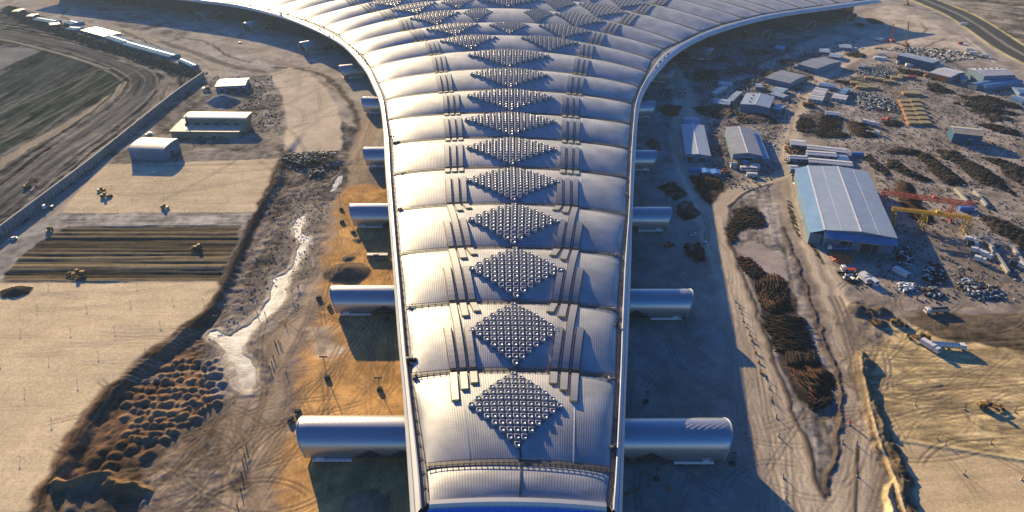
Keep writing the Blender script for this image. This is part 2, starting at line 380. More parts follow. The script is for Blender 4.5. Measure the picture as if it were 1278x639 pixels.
    poly([(336, 92), (362, 84), (386, 92), (405, 108), (420, 132), (428, 160), (425, 187), (400, 191), (354, 187), (359, 150), (352, 120)], (.55, .46, .34), 1.5, 1, (.1, .15), nz=.14, zid=2)
    # grey rough strip beside the pads
    poly([(352, 196), (440, 185), (420, 240), (395, 290), (380, 350), (360, 395), (330, 440), (300, 500), (280, 560), (200, 660), (30, 660), (60, 560), (180, 440), (270, 360)], (.21, .175, .145), 4, 2, (1.3, 1.2), nz=.75, streak=(R(88), .3, 2.5))
    poly([(425, 150), (445, 160), (440, 190), (427, 190)], (.12, .11, .10), 3, 1, (1.2, 1.5), nz=.8)
    poly([(350, 190), (425, 192), (415, 204), (372, 210), (352, 200)], (.085, .08, .078), 5, 1.5, (2, 2.2), nz=.9)
    poly([(380, 210), (408, 208), (402, 222), (384, 222)], (.10, .09, .085), 5, 1.5, (1.6, 1.8), nz=.9)
    # left main haul road and orange sand by the pier
    strip([(470, 130), (455, 190), (428, 240), (402, 295), (386, 340), (366, 385), (345, 425), (322, 475), (300, 530), (290, 580), (284, 700)], 17, (.38, .295, .205), 3, 3, .25, zid=1)
    poly([(425, 232), (640, 232), (640, 700), (345, 700), (352, 560), (375, 470), (395, 400), (405, 330)], (.54, .31, .115), 6, 5, (.25, .3), nz=.35, streak=(R(92), .10, 3))
    poly([(300, 470), (345, 440), (345, 560), (330, 700), (250, 700), (265, 560)], (.37, .285, .195), 5, 4, (.15, .15), nz=.25, streak=(R(92), .18, 2.0), zid=1)
    poly([(385, 415), (405, 405), (425, 430), (440, 440), (400, 445)], (.52, .42, .30), 5, 3, (.3, .3), nz=.5)
    # pads on the plateau
    poly([(128, 206), (352, 198), (346, 225), (318, 265), (76, 266), (96, 242)], (.57, .46, .295), .8, .6, (.03, .05), nz=.12, streak=(0, .07, 1.5), zid=2)
    poly([(76, 267), (319, 267), (308, 284), (60, 285)], (.37, .34, .295), 3, 1.5, (.3, .3), nz=.45, streak=(0, .25, 1.5))
    poly([(20, 290), (76, 266), (62, 300), (20, 330), (0, 352), (-40, 400), (-40, 370)], (.34, .32, .28), 3, 1.5, (.2, .2), nz=.4)
    W = [at(*p)[:2] for p in [(82, 283), (302, 281), (292, 312), (284, 330), (277, 351), (8, 352), (6, 342), (26, 322), (52, 302)]]
    i = sub(W, 10); s = sdf_poly(W, X[i]+wx[i]*5, Yv[i]+wy[i]*2); m = sstep(-1, 1, s)
    yy = Yv[i]+(fbm(X[i]/40, Yv[i]/8, 2)-.5)*1.5
    rows = fbm(np.zeros(len(i))+3, yy/2.6, 4, .7); rows2 = fbm(X[i]/55, yy/1.0+4, 3, .7)
    k = sstep(.35, .65, rows*.65+rows2*.35)[:, None]
    c = np.array((.050, .040, .026))*(1-k)+np.array((.22, .175, .105))*k
    col[i] = col[i]*(1-m[:, None])+c*(.75+.5*n3[i])[:, None]*m[:, None]
    bump[i] = bump[i]*(1-m)+m*((rows-.5)*2.6+(rows2-.5)*.9); zone[i[m > .5]] = 3
    poly([(-200, 355), (281, 351), (262, 385), (214, 425), (165, 462), (113, 515), (80, 575), (52, 615), (46, 720), (-250, 720)], (.65, .52, .32), .8, .8, (.03, .08), nz=.10, streak=(0, .05, 1.6), zid=2)
    mound(20, 364, 6.0, 2.2, (.045, .04, .036), ell=1.35)
    # brown edge slope + hummocks
    strip([(352, 200), (322, 266), (284, 350), (264, 388)], 5, (.09, .06, .04), 3, 1.5, .4, nz=.6)
    strip([(264, 388), (216, 430), (168, 468), (118, 520), (88, 576), (62, 620), (58, 700)], 10, (.17, .11, .065), 3, 1.5, .7, (.8, .8), nz=.8)
    poly([(262, 395), (290, 425), (275, 450), (272, 500), (258, 525), (230, 560), (190, 585), (150, 640), (100, 640), (75, 600), (100, 555), (135, 515), (190, 460), (230, 420)], (.14, .085, .048), 5, 2.5, (1.2, 1.4), nz=.8, streak=(R(50), .5, 1.6))
    for px in range(160, 278, 10):
        for py in range(450, 558, 9):
            x = px+random.uniform(-3, 3)+((py-450)//9 % 2)*5; y = py+random.uniform(-2.5, 2.5)
            if (x-160)*.9+(y-455)*1.0 < 38 or (x-205)*.75+(y-520) > 35: continue
            mound(x, y, random.uniform(1.2, 2.6), random.uniform(.8, 2.0), (.21, .13, .07), 2.0, ell=random.uniform(1.0, 1.5))
    for x, y in ((128, 565), (142, 570), (118, 575), (150, 556), (165, 560), (136, 582), (185, 568)): mound(x, y, 3.5, 1.6, (.12, .075, .045), 1.5)
    poly([(190, 570), (262, 505), (285, 520), (270, 600), (255, 700), (190, 700)], (.27, .21, .15), 5, 3, (.6, .6), nz=.6, streak=(R(60), .45, 1.5))
    poly([(262, 520), (276, 515), (282, 560), (276, 640), (262, 700), (250, 640)], (.23, .19, .15), 4, 2.5, (.8, .4), nz=.9)
    poly([(225, 590), (262, 585), (258, 640), (215, 660)], (.24, .20, .16), 4, 2.5, (.8, .4), nz=.9)
    poly([(290, 575), (315, 572), (316, 610), (305, 625), (290, 610)], (.25, .20, .155), 3, 1.5, (.9, .5), nz=.9)
    poly([(90, 612), (110, 605), (180, 618), (170, 660), (75, 680)], (.10, .075, .055), 3, 1.5, (1.2, 1.2), nz=.8, dh=-1.2)
    strip([(82, 604), (120, 598), (160, 606), (182, 616)], 6, (.28, .17, .08), 5, 1, .5, (2, 1.5), nz=.8, ridge=2.2)
    mound(433, 340, 11, 3.6, (.12, .095, .07), 2.5, ell=1.25)
    mound(446, 300, 3, 1, (.16, .12, .09)); mound(434, 322, 3.5, 1, (.14, .11, .08)); mound(455, 634, 9, 2.5, (.25, .19, .12))
    mound(278, 127, 11.5, 6.5, (.19, .20, .205), 1.5, ell=1.5)
    # river bed
    RV = [(386, 262), (380, 275), (378, 300), (376, 330), (358, 350), (350, 370), (340, 390), (310, 412), (282, 428), (300, 460), (308, 480)]
    strip(RV, 24, (.24, .205, .165), 4, 3, .5, (.9, .6), nz=.8)
    strip(RV, 14, (.34, .29, .22), 3.5, 1.2, .35, (.4, .3), nz=.6)
    for ww in (WATER1, WATER2):
        W = [P0(x, y)[:2] for x, y in ww]; i = sub(W, 8); s = sdf_poly(W, X[i]+wx[i]*2.5, Yv[i]+wy[i]*2.5)
        apply(i, sstep(-2.2, -.6, s), (.52, .46, .34), (.35, .25), nz=.5); h[i] -= .75*sstep(.2, 2.2, s+(n2[i]-.5)*4.5)
    poly([(428, 210), (438, 200), (434, 228), (420, 248), (404, 256), (402, 240)], (.17, .15, .125), 3, 1.5, (.8, .5), nz=.7)
    # ---------------- RIGHT
    dk = (.48, .395, .285)
    poly([(800, 230), (1000, 190), (1010, 700), (640, 700), (640, 230)], (.31, .255, .20), 5, 4, (.2, .3), nz=.3)
    poly([(985, 150), (1400, 150), (1400, 420), (1080, 420), (1040, 360), (990, 230)], (.27, .23, .19), 5, 4, (.35, .3), nz=.45)
    poly([(1000, 90), (1200, 60), (1290, 130), (1290, 170), (990, 170)], (.27, .235, .20), 5, 4, (.4, .3), nz=.5)
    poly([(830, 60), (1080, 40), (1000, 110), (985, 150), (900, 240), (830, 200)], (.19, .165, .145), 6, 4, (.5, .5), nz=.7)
    poly([(1085, 12), (1120, 5), (1220, 60), (1190, 75), (1130, 62), (1040, 72), (990, 60)], (.43, .37, .295), 6, 4, (.3, .3), nz=.35)
    poly([(1150, -60), (1700, -60), (1700, 130), (1320, 110), (1278, 82), (1200, 20)], (.20, .172, .135), 6, 3, (.8, .8), nz=.8, streak=(R(-30), .4, 7))
    E1 = [(1080, -28), (1136, 0), (1179, 16), (1200, 28), (1224, 49), (1258, 72), (1320, 98), (1400, 128)]
    strip(E1, 12, (.42, .37, .29), 2, 2, .2)
    HW = [(1095, -30), (1153, 0), (1192, 15), (1215, 28), (1240, 45), (1262, 60), (1300, 80), (1400, 120)]
    strip(HW, 36, (.075, .072, .07), .4, .8, .10, (0, 0), zid=4, nz=.15)
    strip(HW, 4, (.26, .24, .21), .6, .8, .15, (0, 0), zid=4)
    for off in (-19, 19):
        W = smooth_line([at(*p)[:2] for p in HW], 2); i = sub(W, 40)
        lat, al = line_dist(W, X[i], Yv[i]); m = sstep(2.2, 1.0, np.abs(lat-off)); apply(i, m, (.60, .50, .22), nz=.3)
    strip([(1204, 47), (1225, 62), (1241, 78)], 2.5, (.6, .55, .42), .8, .8, .1)
    poly([(1060, -60), (1136, -20), (1100, 5), (1085, 0)], (.38, .33, .27), 5, 3)
    # roads
    strip([(1150, 40), (1100, 58), (1050, 78), (1012, 106), (992, 140), (984, 180), (988, 222), (1002, 272), (1022, 325), (1045, 380), (1062, 430), (1078, 500), (1074, 560), (1062, 610), (1050, 700)], 15, dk, 2, 1.5, .22, zid=1)
    strip([(820, 60), (860, 130), (850, 180), (862, 215), (886, 262), (905, 310), (928, 380), (948, 440), (970, 510), (992, 570), (1010, 700)], 22, dk, 3, 2.5, .2, zid=1)
    strip([(860, 205), (880, 150), (905, 110), (960, 80), (1010, 62), (1080, 45)], 13, (.38, .33, .27), 3, 2, .2, zid=1)
    strip([(890, 266), (905, 248), (935, 232), (968, 222), (992, 212)], 13, dk, 2, 1.5, .2, zid=1)
    strip([(985, 178), (1060, 172), (1130, 178), (1210, 200), (1278, 218)], 11, (.38, .33, .27), 3, 2.5, .3, zid=1)
    # island between the roads
    poly([(908, 258), (935, 236), (964, 232), (978, 285), (1003, 352), (1030, 430), (1052, 500), (1052, 530), (1032, 622), (1026, 622), (1002, 540), (962, 440), (922, 332), (906, 292)], (.255, .225, .195), 1.5, .9, (.7, .5), nz=.65, streak=(R(77), .35, 2.0))
    poly([(918, 318), (940, 300), (975, 320), (985, 350), (960, 345), (935, 345)], (.33, .28, .24), 3, 1.5, (.1, .1), nz=.2)
    for ip in ([(922, 318), (950, 340), (985, 350), (992, 372), (1008, 440), (1030, 460), (1045, 500), (1020, 518), (990, 490), (965, 430), (945, 380)], [(912, 262), (945, 256), (955, 285), (935, 282), (915, 305), (908, 290)], [(860, 220), (900, 222), (905, 240), (885, 258), (868, 235)]):
        poly(ip, (.055, .042, .034), 3, 1.2, (.6, .4), nz=.7)
    strip([(906, 292), (922, 332), (962, 440), (1000, 540), (1026, 622)], 2.4, (.10, .08, .065), 2.0, 1.0, .5, ridge=.3)
    strip([(978, 285), (1003, 352), (1030, 430), (1052, 500), (1052, 530), (1032, 618)], 3, (.13, .10, .08), 2.5, 1.0, .5, (.8, .5), ridge=.55)
    strip([(908, 258), (935, 236), (964, 230)], 2, (.12, .10, .08), .8, .7, .2, ridge=.4)
    # yard south-east
    poly([(1085, 405), (1400, 405), (1400, 700), (1120, 700), (1100, 560), (1080, 450)], (.50, .38, .19), 4, 3, (.35, .3), nz=.4, streak=(R(4), .4, 1.5))
    for cx, cy, rr in ((1122, 470, 14), (1122, 470, 18), (1122, 470, 22), (1250, 520, 12), (1122, 425, 9)):
        p = at(cx, cy); i = sub([(p.x-rr*2, p.y-rr*1.5), (p.x+rr*2, p.y+rr*1.5)], 3)
        d = np.abs(np.hypot((X[i]-p.x)/1.5+wx[i]*2, Yv[i]-p.y+wy[i]*2)-rr*.8); m = sstep(.7, .2, d)*.7*(X[i] < p.x+rr*.7); apply(i, m, (.16, .12, .075), (.5, .3))
    poly([(1110, 545), (1140, 552), (1200, 562), (1278, 574), (1400, 590), (1400, 800), (1140, 800), (1128, 620)], (.56, .43, .25), 1.2, .8, (.05, .1), nz=.14, streak=(R(4), .07, 2.5), zid=2)
    strip([(1105, 548), (1150, 553), (1200, 562), (1278, 574), (1350, 584)], 3, (.52, .42, .24), 1, 1, .3, ridge=.35)
    poly([(1125, 396), (1150, 388), (1400, 400), (1400, 445), (1278, 438), (1200, 430), (1150, 412)], (.105, .078, .050), 4, 1.5, (.4, .4), nz=.4, streak=(R(4), .6, 2.0), zid=3)
    poly([(1040, 395), (1075, 378), (1120, 392), (1105, 420), (1085, 432), (1070, 460), (1055, 430)], (.20, .165, .125), 4, 2, (.9, .7), nz=.8)
    for x, y, r, ht in ((1072, 388, 5.5, 3.2), (1083, 390, 4.5, 2.6), (1100, 390, 5, 3), (1068, 380, 2.5, 1.5), (1098, 404, 4, 2)): mound(x, y, r, ht, (.09, .072, .058), 1.5)
    # berm
    strip([(1076, 446), (1082, 480), (1090, 520), (1104, 560), (1120, 595), (1132, 630), (1150, 700)], 8, (.13, .095, .06), 3.5, 1, .6, (2.0, 1.4), nz=.9, ridge=2.3)
    strip([(1073, 450), (1079, 482), (1086, 522), (1099, 562), (1114, 597), (1126, 632), (1142, 700)], 1.5, (.5, .38, .22), 1, .5, .3, ridge=.8)  # pale line: sunlit edge of the berm painted into the soil colour
    poly([(1100, 605), (1112, 600), (1120, 625), (1122, 660), (1104, 670)], (.50, .40, .22), 3, .6, (1.2, .8), nz=.8, dh=2.2)
    strip([(1070, 560), (1068, 600), (1066, 640), (1064, 690)], 1.6, (.10, .08, .055), .5, .6, .2, ridge=.3)
    for dx in (0, 7, 14):
        strip([(1035+dx, 370), (1050+dx, 405), (1062+dx, 450), (1070+dx, 500)], 1.4, (.19, .15, .11), 1, .7, .3)
    # dark scrap grounds in the east yard
    z6 = lambda pts: [(1118+x/5.325, 160+y/5.325) for x, y in pts]
    sc = (.030, .024, .021)
    for pp in (z6([(0, 125), (150, 145), (250, 195), (360, 280), (475, 370), (460, 388), (330, 375), (250, 310), (190, 230), (130, 175), (60, 165), (-40, 180), (-90, 160)]),
               z6([(-100, 200), (0, 205), (60, 260), (170, 315), (250, 350), (180, 360), (60, 320), (-40, 270)]),
               z6([(270, 140), (400, 150), (470, 210), (570, 250), (680, 320), (730, 390), (830, 470), (700, 410), (600, 385), (500, 335), (420, 245), (310, 200)]),
               z6([(540, 190), (700, 205), (900, 280), (920, 430), (852, 400), (760, 330), (680, 255)]),
               [(1222, 270), (1235, 268), (1278, 285), (1300, 300), (1300, 330), (1262, 300), (1240, 292)],
               [(1192, 96+20), (1225, 122), (1262, 132), (1240, 138), (1205, 128)], [(1200, 135), (1245, 142), (1270, 152), (1235, 152)]):
        W = [at(*p)[:2] for p in pp]; i = sub(W, 8); s = sdf_poly(W, X[i]+wx[i]*9, Yv[i]+wy[i]*9)
        apply(i, sstep(-.5, 1.5, s), sc, (1.0, .6), nz=.9); h[i] += 1.4*sstep(0, 5, s)*(.5+1.0*n3[i])
    for pp in ([(1050, 106), (1060, 100), (1095, 82), (1125, 90), (1120, 100), (1090, 104)], [(1062, 113), (1085, 118), (1120, 128), (1130, 140), (1100, 142), (1070, 132)],
               [(992, 150), (1010, 140), (1045, 155), (1052, 172), (1000, 170)], [(1068, 152), (1090, 160), (1095, 172), (1072, 172)], [(1010, 135), (1040, 142), (1055, 150), (1030, 155)]):
        poly(pp, (.10, .083, .072), 6, 2, (1.0, .8), nz=.9)
    # far shadowed scrap patches under the flare (right)
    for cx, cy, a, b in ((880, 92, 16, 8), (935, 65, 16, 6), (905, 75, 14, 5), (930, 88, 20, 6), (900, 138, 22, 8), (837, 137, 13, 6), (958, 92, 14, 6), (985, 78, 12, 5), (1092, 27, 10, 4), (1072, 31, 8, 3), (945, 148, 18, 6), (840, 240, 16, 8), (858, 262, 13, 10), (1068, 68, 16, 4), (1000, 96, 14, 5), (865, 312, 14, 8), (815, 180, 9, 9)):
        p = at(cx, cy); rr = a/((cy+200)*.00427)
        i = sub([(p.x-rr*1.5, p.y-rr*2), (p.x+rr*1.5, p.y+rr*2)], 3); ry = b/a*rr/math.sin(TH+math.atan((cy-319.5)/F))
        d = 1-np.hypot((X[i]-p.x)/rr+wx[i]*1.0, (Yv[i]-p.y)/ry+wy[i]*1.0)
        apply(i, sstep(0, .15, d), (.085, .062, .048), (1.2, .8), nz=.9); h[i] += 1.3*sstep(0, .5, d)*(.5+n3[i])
    # far scattered tracks, right sand
    for pp in ([(1100, 60), (1130, 58), (1165, 64)], [(1140, 70), (1160, 55), (1180, 48)], [(1150, 30), (1158, 38), (1150, 42)]): strip(pp, 3, (.2, .17, .14), 2, 1.5, .3)
    for x, y in ((915, 335), (925, 360), (936, 385), (945, 412), (952, 432)): pass
    def track(x0, y0, a, L, curv, c, al=.55):
        # twin wheel ruts pressed into the soil
        n = 10; pts = []; x, y = x0, y0
        for k in range(n+1): pts.append((x, y)); x += math.cos(a)*L/n; y += math.sin(a)*L/n; a += curv/n
        i = sub(pts, 4); 
        if not len(i): return
        lat, s_ = line_dist(pts, X[i], Yv[i]); q = np.abs(np.abs(lat)-1.0)
        m = sstep(.75, .2, q)*al*(.4+.9*n3[i]); m = np.clip(m, 0, 1)*sstep(0, 6, s_)*sstep(L, L-6, s_)
        col[i] = col[i]*(1-m[:, None])+np.array(c)[None]*m[:, None]; bump[i] -= .12*m
    TR = [(np.array([P0(*p)[:2] for p in pp]), n, a0, sp, c) for pp, n, a0, sp, c in (
        ([(285, 480), (360, 400), (410, 260), (500, 250), (515, 639), (270, 639)], 140, R(92), .35, (.20, .14, .085)),
        ([(790, 250), (900, 300), (1000, 639), (790, 639)], 60, R(84), .5, (.16, .13, .10)), ([(900, 300), (930, 380), (1020, 639), (930, 639)], 50, R(82), .10, (.27, .225, .175)),
        ([(1090, 440), (1278, 445), (1278, 560), (1110, 545)], 90, R(172), .35, (.17, .125, .075)), ([(1060, 380), (1120, 380), (1100, 600), (1060, 620)], 40, R(80), .3, (.2, .155, .11)),
        ([(1100, 300), (1278, 310), (1278, 400), (1080, 400)], 60, R(160), .8, (.17, .135, .10)), ([(1000, 110), (1278, 120), (1278, 240), (1000, 200)], 60, R(10), 1.0, (.15, .125, .10)),
        ([(130, 20), (330, 60), (420, 120), (330, 100), (200, 70)], 40, R(160), .4, (.20, .17, .14)), ([(345, 90), (400, 90), (425, 180), (360, 185)], 22, R(80), .25, (.3, .25, .19)),
        ([(0, 357), (275, 355), (110, 510), (0, 620)], 26, R(2), .08, (.40, .32, .23)), ([(120, 208), (350, 205), (318, 262), (90, 264)], 20, R(1), .08, (.36, .30, .21)),
        ([(210, 100), (340, 96), (350, 185), (200, 200)], 45, R(30), 1.3, (.12, .105, .085)), ([(360, 200), (420, 200), (390, 300), (300, 460), (250, 500), (300, 340)], 70, R(70), .6, (.12, .10, .08)),
        ([(180, 560), (280, 500), (330, 640), (150, 640)], 60, R(60), .9, (.14, .105, .07)), ([(0, 110), (220, 110), (0, 290)], 90, R(91), .06, (.24, .22, .19)))]
    rr_ = random.Random(5)
    for W, n, a0, sp, c in TR:
        lo, hi = W.min(0), W.max(0)
        for _ in range(n):
            for _t in range(20):
                x, y = rr_.uniform(lo[0], hi[0]), rr_.uniform(lo[1], hi[1])
                if sdf_poly(W, np.array([x]), np.array([y]))[0] > 0: break
            L = rr_.uniform(18, 70)*(1 if y < 400 else 1.8); f = rr_.uniform(.75, 1.25)
            track(x, y, a0+rr_.gauss(0, sp)+(math.pi if rr_.random() < .5 else 0), L, rr_.gauss(0, sp*1.8), tuple(v*f for v in c), rr_.uniform(.25, .7))
    Z = h+MF+bump*1.0*(1-sstep(600, 1200, Yv)*.4)
    P = np.stack([X, Yv, Z], 1)
    idx = np.arange(ny*nx).reshape(ny, nx)
    fa = np.stack([idx[:-1, :-1], idx[:-1, 1:], idx[1:, 1:], idx[1:, :-1]], -1).reshape(-1, 4)
    fz = zone[fa[:, 0]]
    m = bpy.data.materials.new('soil'); m.use_nodes = True; t = m.node_tree; b = t.nodes['Principled BSDF']
    b.inputs['Roughness'].default_value = 1.0; b.inputs['Specular IOR Level'].default_value = 0
    at_ = t.nodes.new('ShaderNodeAttribute'); at_.attribute_name = 'soil_colour'
    tc = t.nodes.new('ShaderNodeTexCoord')
    n = t.nodes.new('ShaderNodeTexNoise'); n.inputs['Scale'].default_value = .9; n.inputs['Detail'].default_value = 8; n.inputs['Roughness'].default_value = .7
    t.links.new(tc.outputs['Object'], n.inputs[0])
    mr = t.nodes.new('ShaderNodeMapRange'); mr.inputs[1].default_value = .25; mr.inputs[2].default_value = .75; mr.inputs[3].default_value = .66; mr.inputs[4].default_value = 1.34
    t.links.new(n.outputs['Fac'], mr.inputs[0])
    vm = t.nodes.new('ShaderNodeVectorMath'); vm.operation = 'SCALE'; t.links.new(at_.outputs['Color'], vm.inputs[0]); t.links.new(mr.outputs[0], vm.inputs['Scale'])
    t.links.new(vm.outputs[0], b.inputs['Base Color'])
    n2_ = t.nodes.new('ShaderNodeTexNoise'); n2_.inputs['Scale'].default_value = 1.6; n2_.inputs['Detail'].default_value = 6; t.links.new(tc.outputs['Object'], n2_.inputs[0])
    bp = t.nodes.new('ShaderNodeBump'); bp.inputs['Strength'].default_value = .35; bp.inputs['Distance'].default_value = .25
    t.links.new(n2_.outputs['Fac'], bp.inputs['Height']); t.links.new(bp.outputs[0], b.inputs['Normal'])
    M['soil'] = m
    for zi, nm in ((0, 'ground'), (1, 'dirt_road'), (2, 'graded_ground'), (3, 'tilled_ground'), (4, 'highway'), (5, 'field')):
        ff = fa[fz == zi]
        if not len(ff): continue
        u, inv = np.unique(ff, return_inverse=True)
        o = np_mesh(nm, P[u], inv.reshape(-1, 4), [m], smooth=True)
        ca = o.data.color_attributes.new('soil_colour', 'FLOAT_COLOR', 'POINT')
        ca.data.foreach_set('color', np.concatenate([np.clip(col[u], .01, .75), np.ones((len(u), 1))], 1).astype(np.float32).ravel())
        tag(o, kind='structure')
    # coarse outer plain to the horizon, lying below the detailed sheet
    b_ = MB(); b_.add([(-9000, -1500, -6), (9000, -1500, -6), (9000, 14000, -6), (-9000, 14000, -6)], [(0, 1, 2, 3)], mat('far_plain_soil', (.28, .24, .19), .95, var=.4, vs=.01))
    tag(b_.build('plain'), kind='structure')
ground()
# water
def water():
    z = -.32
    mw = mat('milky_sheen_water', (.80, .76, .62), .2, 0, var=.35, vs=.16, bump=.3, bs=.9, dirt=(.30, .27, .20))  # milky base, whitened to carry the bright reflection in its colour
    for pp in (WATER1, WATER2):
        W = np.array([P0(x, y, 0)[:2] for x, y in pp]); lo = W.min(0)-3; hi = W.max(0)+3; st = 1.2
        gx = np.arange(lo[0], hi[0], st); gy = np.arange(lo[1], hi[1], st); GX, GY = np.meshgrid(gx, gy, indexing='ij')
        sd = sdf_poly(W, GX.ravel(), GY.ravel()); idx = np.arange(GX.size).reshape(GX.shape)
        fa = np.stack([idx[:-1, :-1], idx[1:, :-1], idx[1:, 1:], idx[:-1, 1:]], -1).reshape(-1, 4)
        fa = fa[sd[fa].min(1) > -1.2]; u, inv = np.unique(fa, return_inverse=True)
        V = np.stack([GX.ravel(), GY.ravel(), np.full(GX.size, z)], 1)[u]
        tag(np_mesh('water', V, inv.reshape(-1, 4), [mw], smooth=True), kind='structure')
water()
# ================================================================== TERMINAL
EZ = 25.0
def terminal():
    T = thing('airport_terminal', 'huge curved silver terminal roof with diamond skylight fields and a long pier', 'airport terminal', (0, 150, 0))
    OFF = Vector((0, 150, 0))
    def fin(o):                                   # children keep world coordinates
        o.parent = T; o.matrix_parent_inverse = Matrix.Translation(-OFF); return o
    # seams, near to far, in photograph pixels; z of the middle (None: straight in plan)
    SE = [([(536.5, 625), (640, 621.5), (756, 628)], 26.3),
          ([(533.5, 583), (640, 577.5), (761, 587.5)], None), ([(515, 470), (640, 462.7), (768, 471.5)], None),
          ([(507.5, 384.6), (640, 377.6), (770, 387)], None), ([(500.5, 317.4), (640, 309.5), (774, 320)], None),
          ([(495.8, 262.7), (640, 255), (781, 268)], None), ([(492.3, 217.6), (640, 209.9), (782, 221.6)], None),
          ([(491, 179), (640, 172.9), (783.7, 185)], None), ([(485.4, 149), (638, 142), (786.6, 154.5)], None),
          ([(482.5, 124), (636, 113), (788.4, 129)], None), ([(473, 103), (635, 87), (797, 108)], None),
          ([(464, 84), (585, 69), (634.5, 63.5), (690, 68.5), (806.7, 89.5)], None),
          ([(452.7, 68), (552.5, 58), (604, 48), (635, 45), (671.6, 47.5), (721, 61), (813, 74)], None),
          ([(435.5, 56), (592, 33), (635, 29), (672, 35), (758, 50), (828, 61)], 34),
          ([(423, 43), (544, 20), (635, 11), (694, 21), (775, 37), (847, 52.6)], 35),
          ([(403.5, 33.6), (480, 16), (550, 4), (635, -3), (725, 14), (809, 30), (874, 39.4)], 35.5),
          ([(381, 25), (440, 11), (520, -3), (635, -15), (758, 7), (840, 22), (901, 29.6)], 36),
          ([(358.8, 18), (420, 4), (510, -14), (635, -26), (770, -1), (840, 11), (928.5, 23)], 36),
          ([(334.7, 12), (400, -3), (500, -23), (635, -35), (790, -9), (860, 3), (951.5, 17.5)], 36),
          ([(310.6, 7), (380, -8), (490, -31), (635, -43), (800, -17), (880, -2), (972, 14)], 36),
          ([(285, 3), (360, -13), (480, -39), (635, -50), (820, -24), (900, -8), (999.7, 10)], 36),
          ([(262, -1), (340, -19), (470, -46), (635, -57), (830, -32), (920, -14), (1023.8, 6.6)], 36),
          ([(237, -5), (320, -24), (460, -53), (635, -63), (840, -39), (940, -20), (1046, 3.3)], 36),
          ([(205, -8.5), (300, -29), (450, -59), (635, -69), (850, -46), (960, -26), (1070, 0.5)], 36),
          ([(160, -13.5), (280, -37), (450, -66), (635, -74), (850, -50), (960, -28), (1073, 0.2)], 36),
          ([(110, -19), (250, -45), (450, -72), (635, -79), (850, -54), (960, -30), (1076, -.1)], 36),
          ([(55, -25), (220, -52), (450, -78), (635, -84), (850, -58), (960, -32), (1079, -.4)], 36)]
    NU = 96
    SW = []
    uu = np.linspace(0, 1, NU+1)
    for k, (pp, zc) in enumerate(SE):
        pm = min(pp, key=lambda q: abs(q[0]-637)); pp = np.array([pp[0], (pm[0], pm[1]), pp[-1]], float); x0, x1 = pp[0, 0], pp[-1, 0]
        deg = 2 if len(pp) < 5 else (4 if len(pp) > 6 else 3)
        t = (pp[:, 0]-x0)/(x1-x0); wt = np.ones(len(pp)); wt[0] = wt[-1] = 4
        cf = np.polyfit(t, pp[:, 1], deg, w=wt)
        tt = uu; px = x0+(x1-x0)*tt; py = np.polyval(cf, tt)
        A = P0(pp[0, 0], pp[0, 1], EZ); B = P0(pp[-1, 0], pp[-1, 1], EZ)
        if zc is None:
            ym = (A[1]+B[1])/2; a_ = TH+math.atan((np.polyval(cf, .5)-319.5)/F)
            zc = min(CH-ym*math.tan(a_), 33)
        z = EZ+(zc-EZ)*(1-np.abs(2*tt-1)**2.2)
        SW.append(PA(px, py, z))
    SW = np.array(SW)
    UC = [(636.5-np.array(p[0])[0])/(np.array(p[-1])[0]-np.array(p[0])[0]) for p, _ in SE]
    def surf(k, u, t, lift=0.0):                  # bay k lies between seam k (near, t=1) and seam k+1 (far, t=0)
        u = np.clip(np.asarray(u, float), 0, 1); t = np.asarray(t, float)
        def s_(j):
            f = u*NU; i = np.clip(f.astype(int), 0, NU-1); w_ = (f-i)[..., None]
            return SW[j][i]*(1-w_)+SW[j][i+1]*w_
        n_, f_ = s_(k), s_(k+1)
        L = np.linalg.norm(n_-f_, axis=-1)
        p = f_*(1-t)[..., None]+n_*t[..., None]
        kb = .074+.034*min(max((k-5)/4, 0), 1); B = np.minimum(kb*L, 46*kb)
        b = B*4*t*(1-t)*(.75*(1-np.abs(2*u-1)**9)**.6+.25*(1-np.abs(2*u-1)**2.6))
        p = p.copy(); p[..., 2] += b+.25*(1-t)*0+lift
        return p
    # ---- roof panels
    NT = 20; NB = len(SE)-1
    for k in range(NB):
        U, Tt = np.meshgrid(uu*.998+.001, np.linspace(.012, .988, NT+1), indexing='ij')
        P = surf(k, U, Tt)
        idx = np.arange((NU+1)*(NT+1)).reshape(NU+1, NT+1)
        fa = np.stack([idx[:-1, :-1], idx[:-1, 1:], idx[1:, 1:], idx[1:, :-1]], -1).reshape(-1, 4)
        o = np_mesh('roof_bay', P.reshape(-1, 3), fa, [M['panel']], smooth=True); fin(o)
        uv = o.data.uv_layers.new(name='UVMap')
        wd = np.linalg.norm(P[0, 0]-P[-1, 0]); ln = 46.0
        UVv = np.stack([U*wd, Tt*ln+k*60], -1).reshape(-1, 2)
        li = np.empty(len(o.data.loops), np.int32); o.data.loops.foreach_get('vertex_index', li)
        uv.data.foreach_set('uv', UVv[li].astype(np.float32).ravel())
    # ---- seams: dark gutter, walkway rails
    def ribbon(mb, path, wv, z0, z1, m):
        # path (n,3), wv: half width vectors (n,3)
        n = len(path); vs = []
        for p, w_ in zip(path, wv):
            for s_, z in ((-1, z0), (-1, z1), (1, z1), (1, z0)): vs.append((p[0]+w_[0]*s_, p[1]+w_[1]*s_, p[2]+z))
        fs = []
        for i in range(n-1):
            a = i*4; b = a+4
            for j in range(4): fs.append((a+j, a+(j+1) % 4, b+(j+1) % 4, b+j))
        fs += [(3, 2, 1, 0), tuple((n-1)*4+j for j in range(4))]
        mb.add(vs, fs, m)
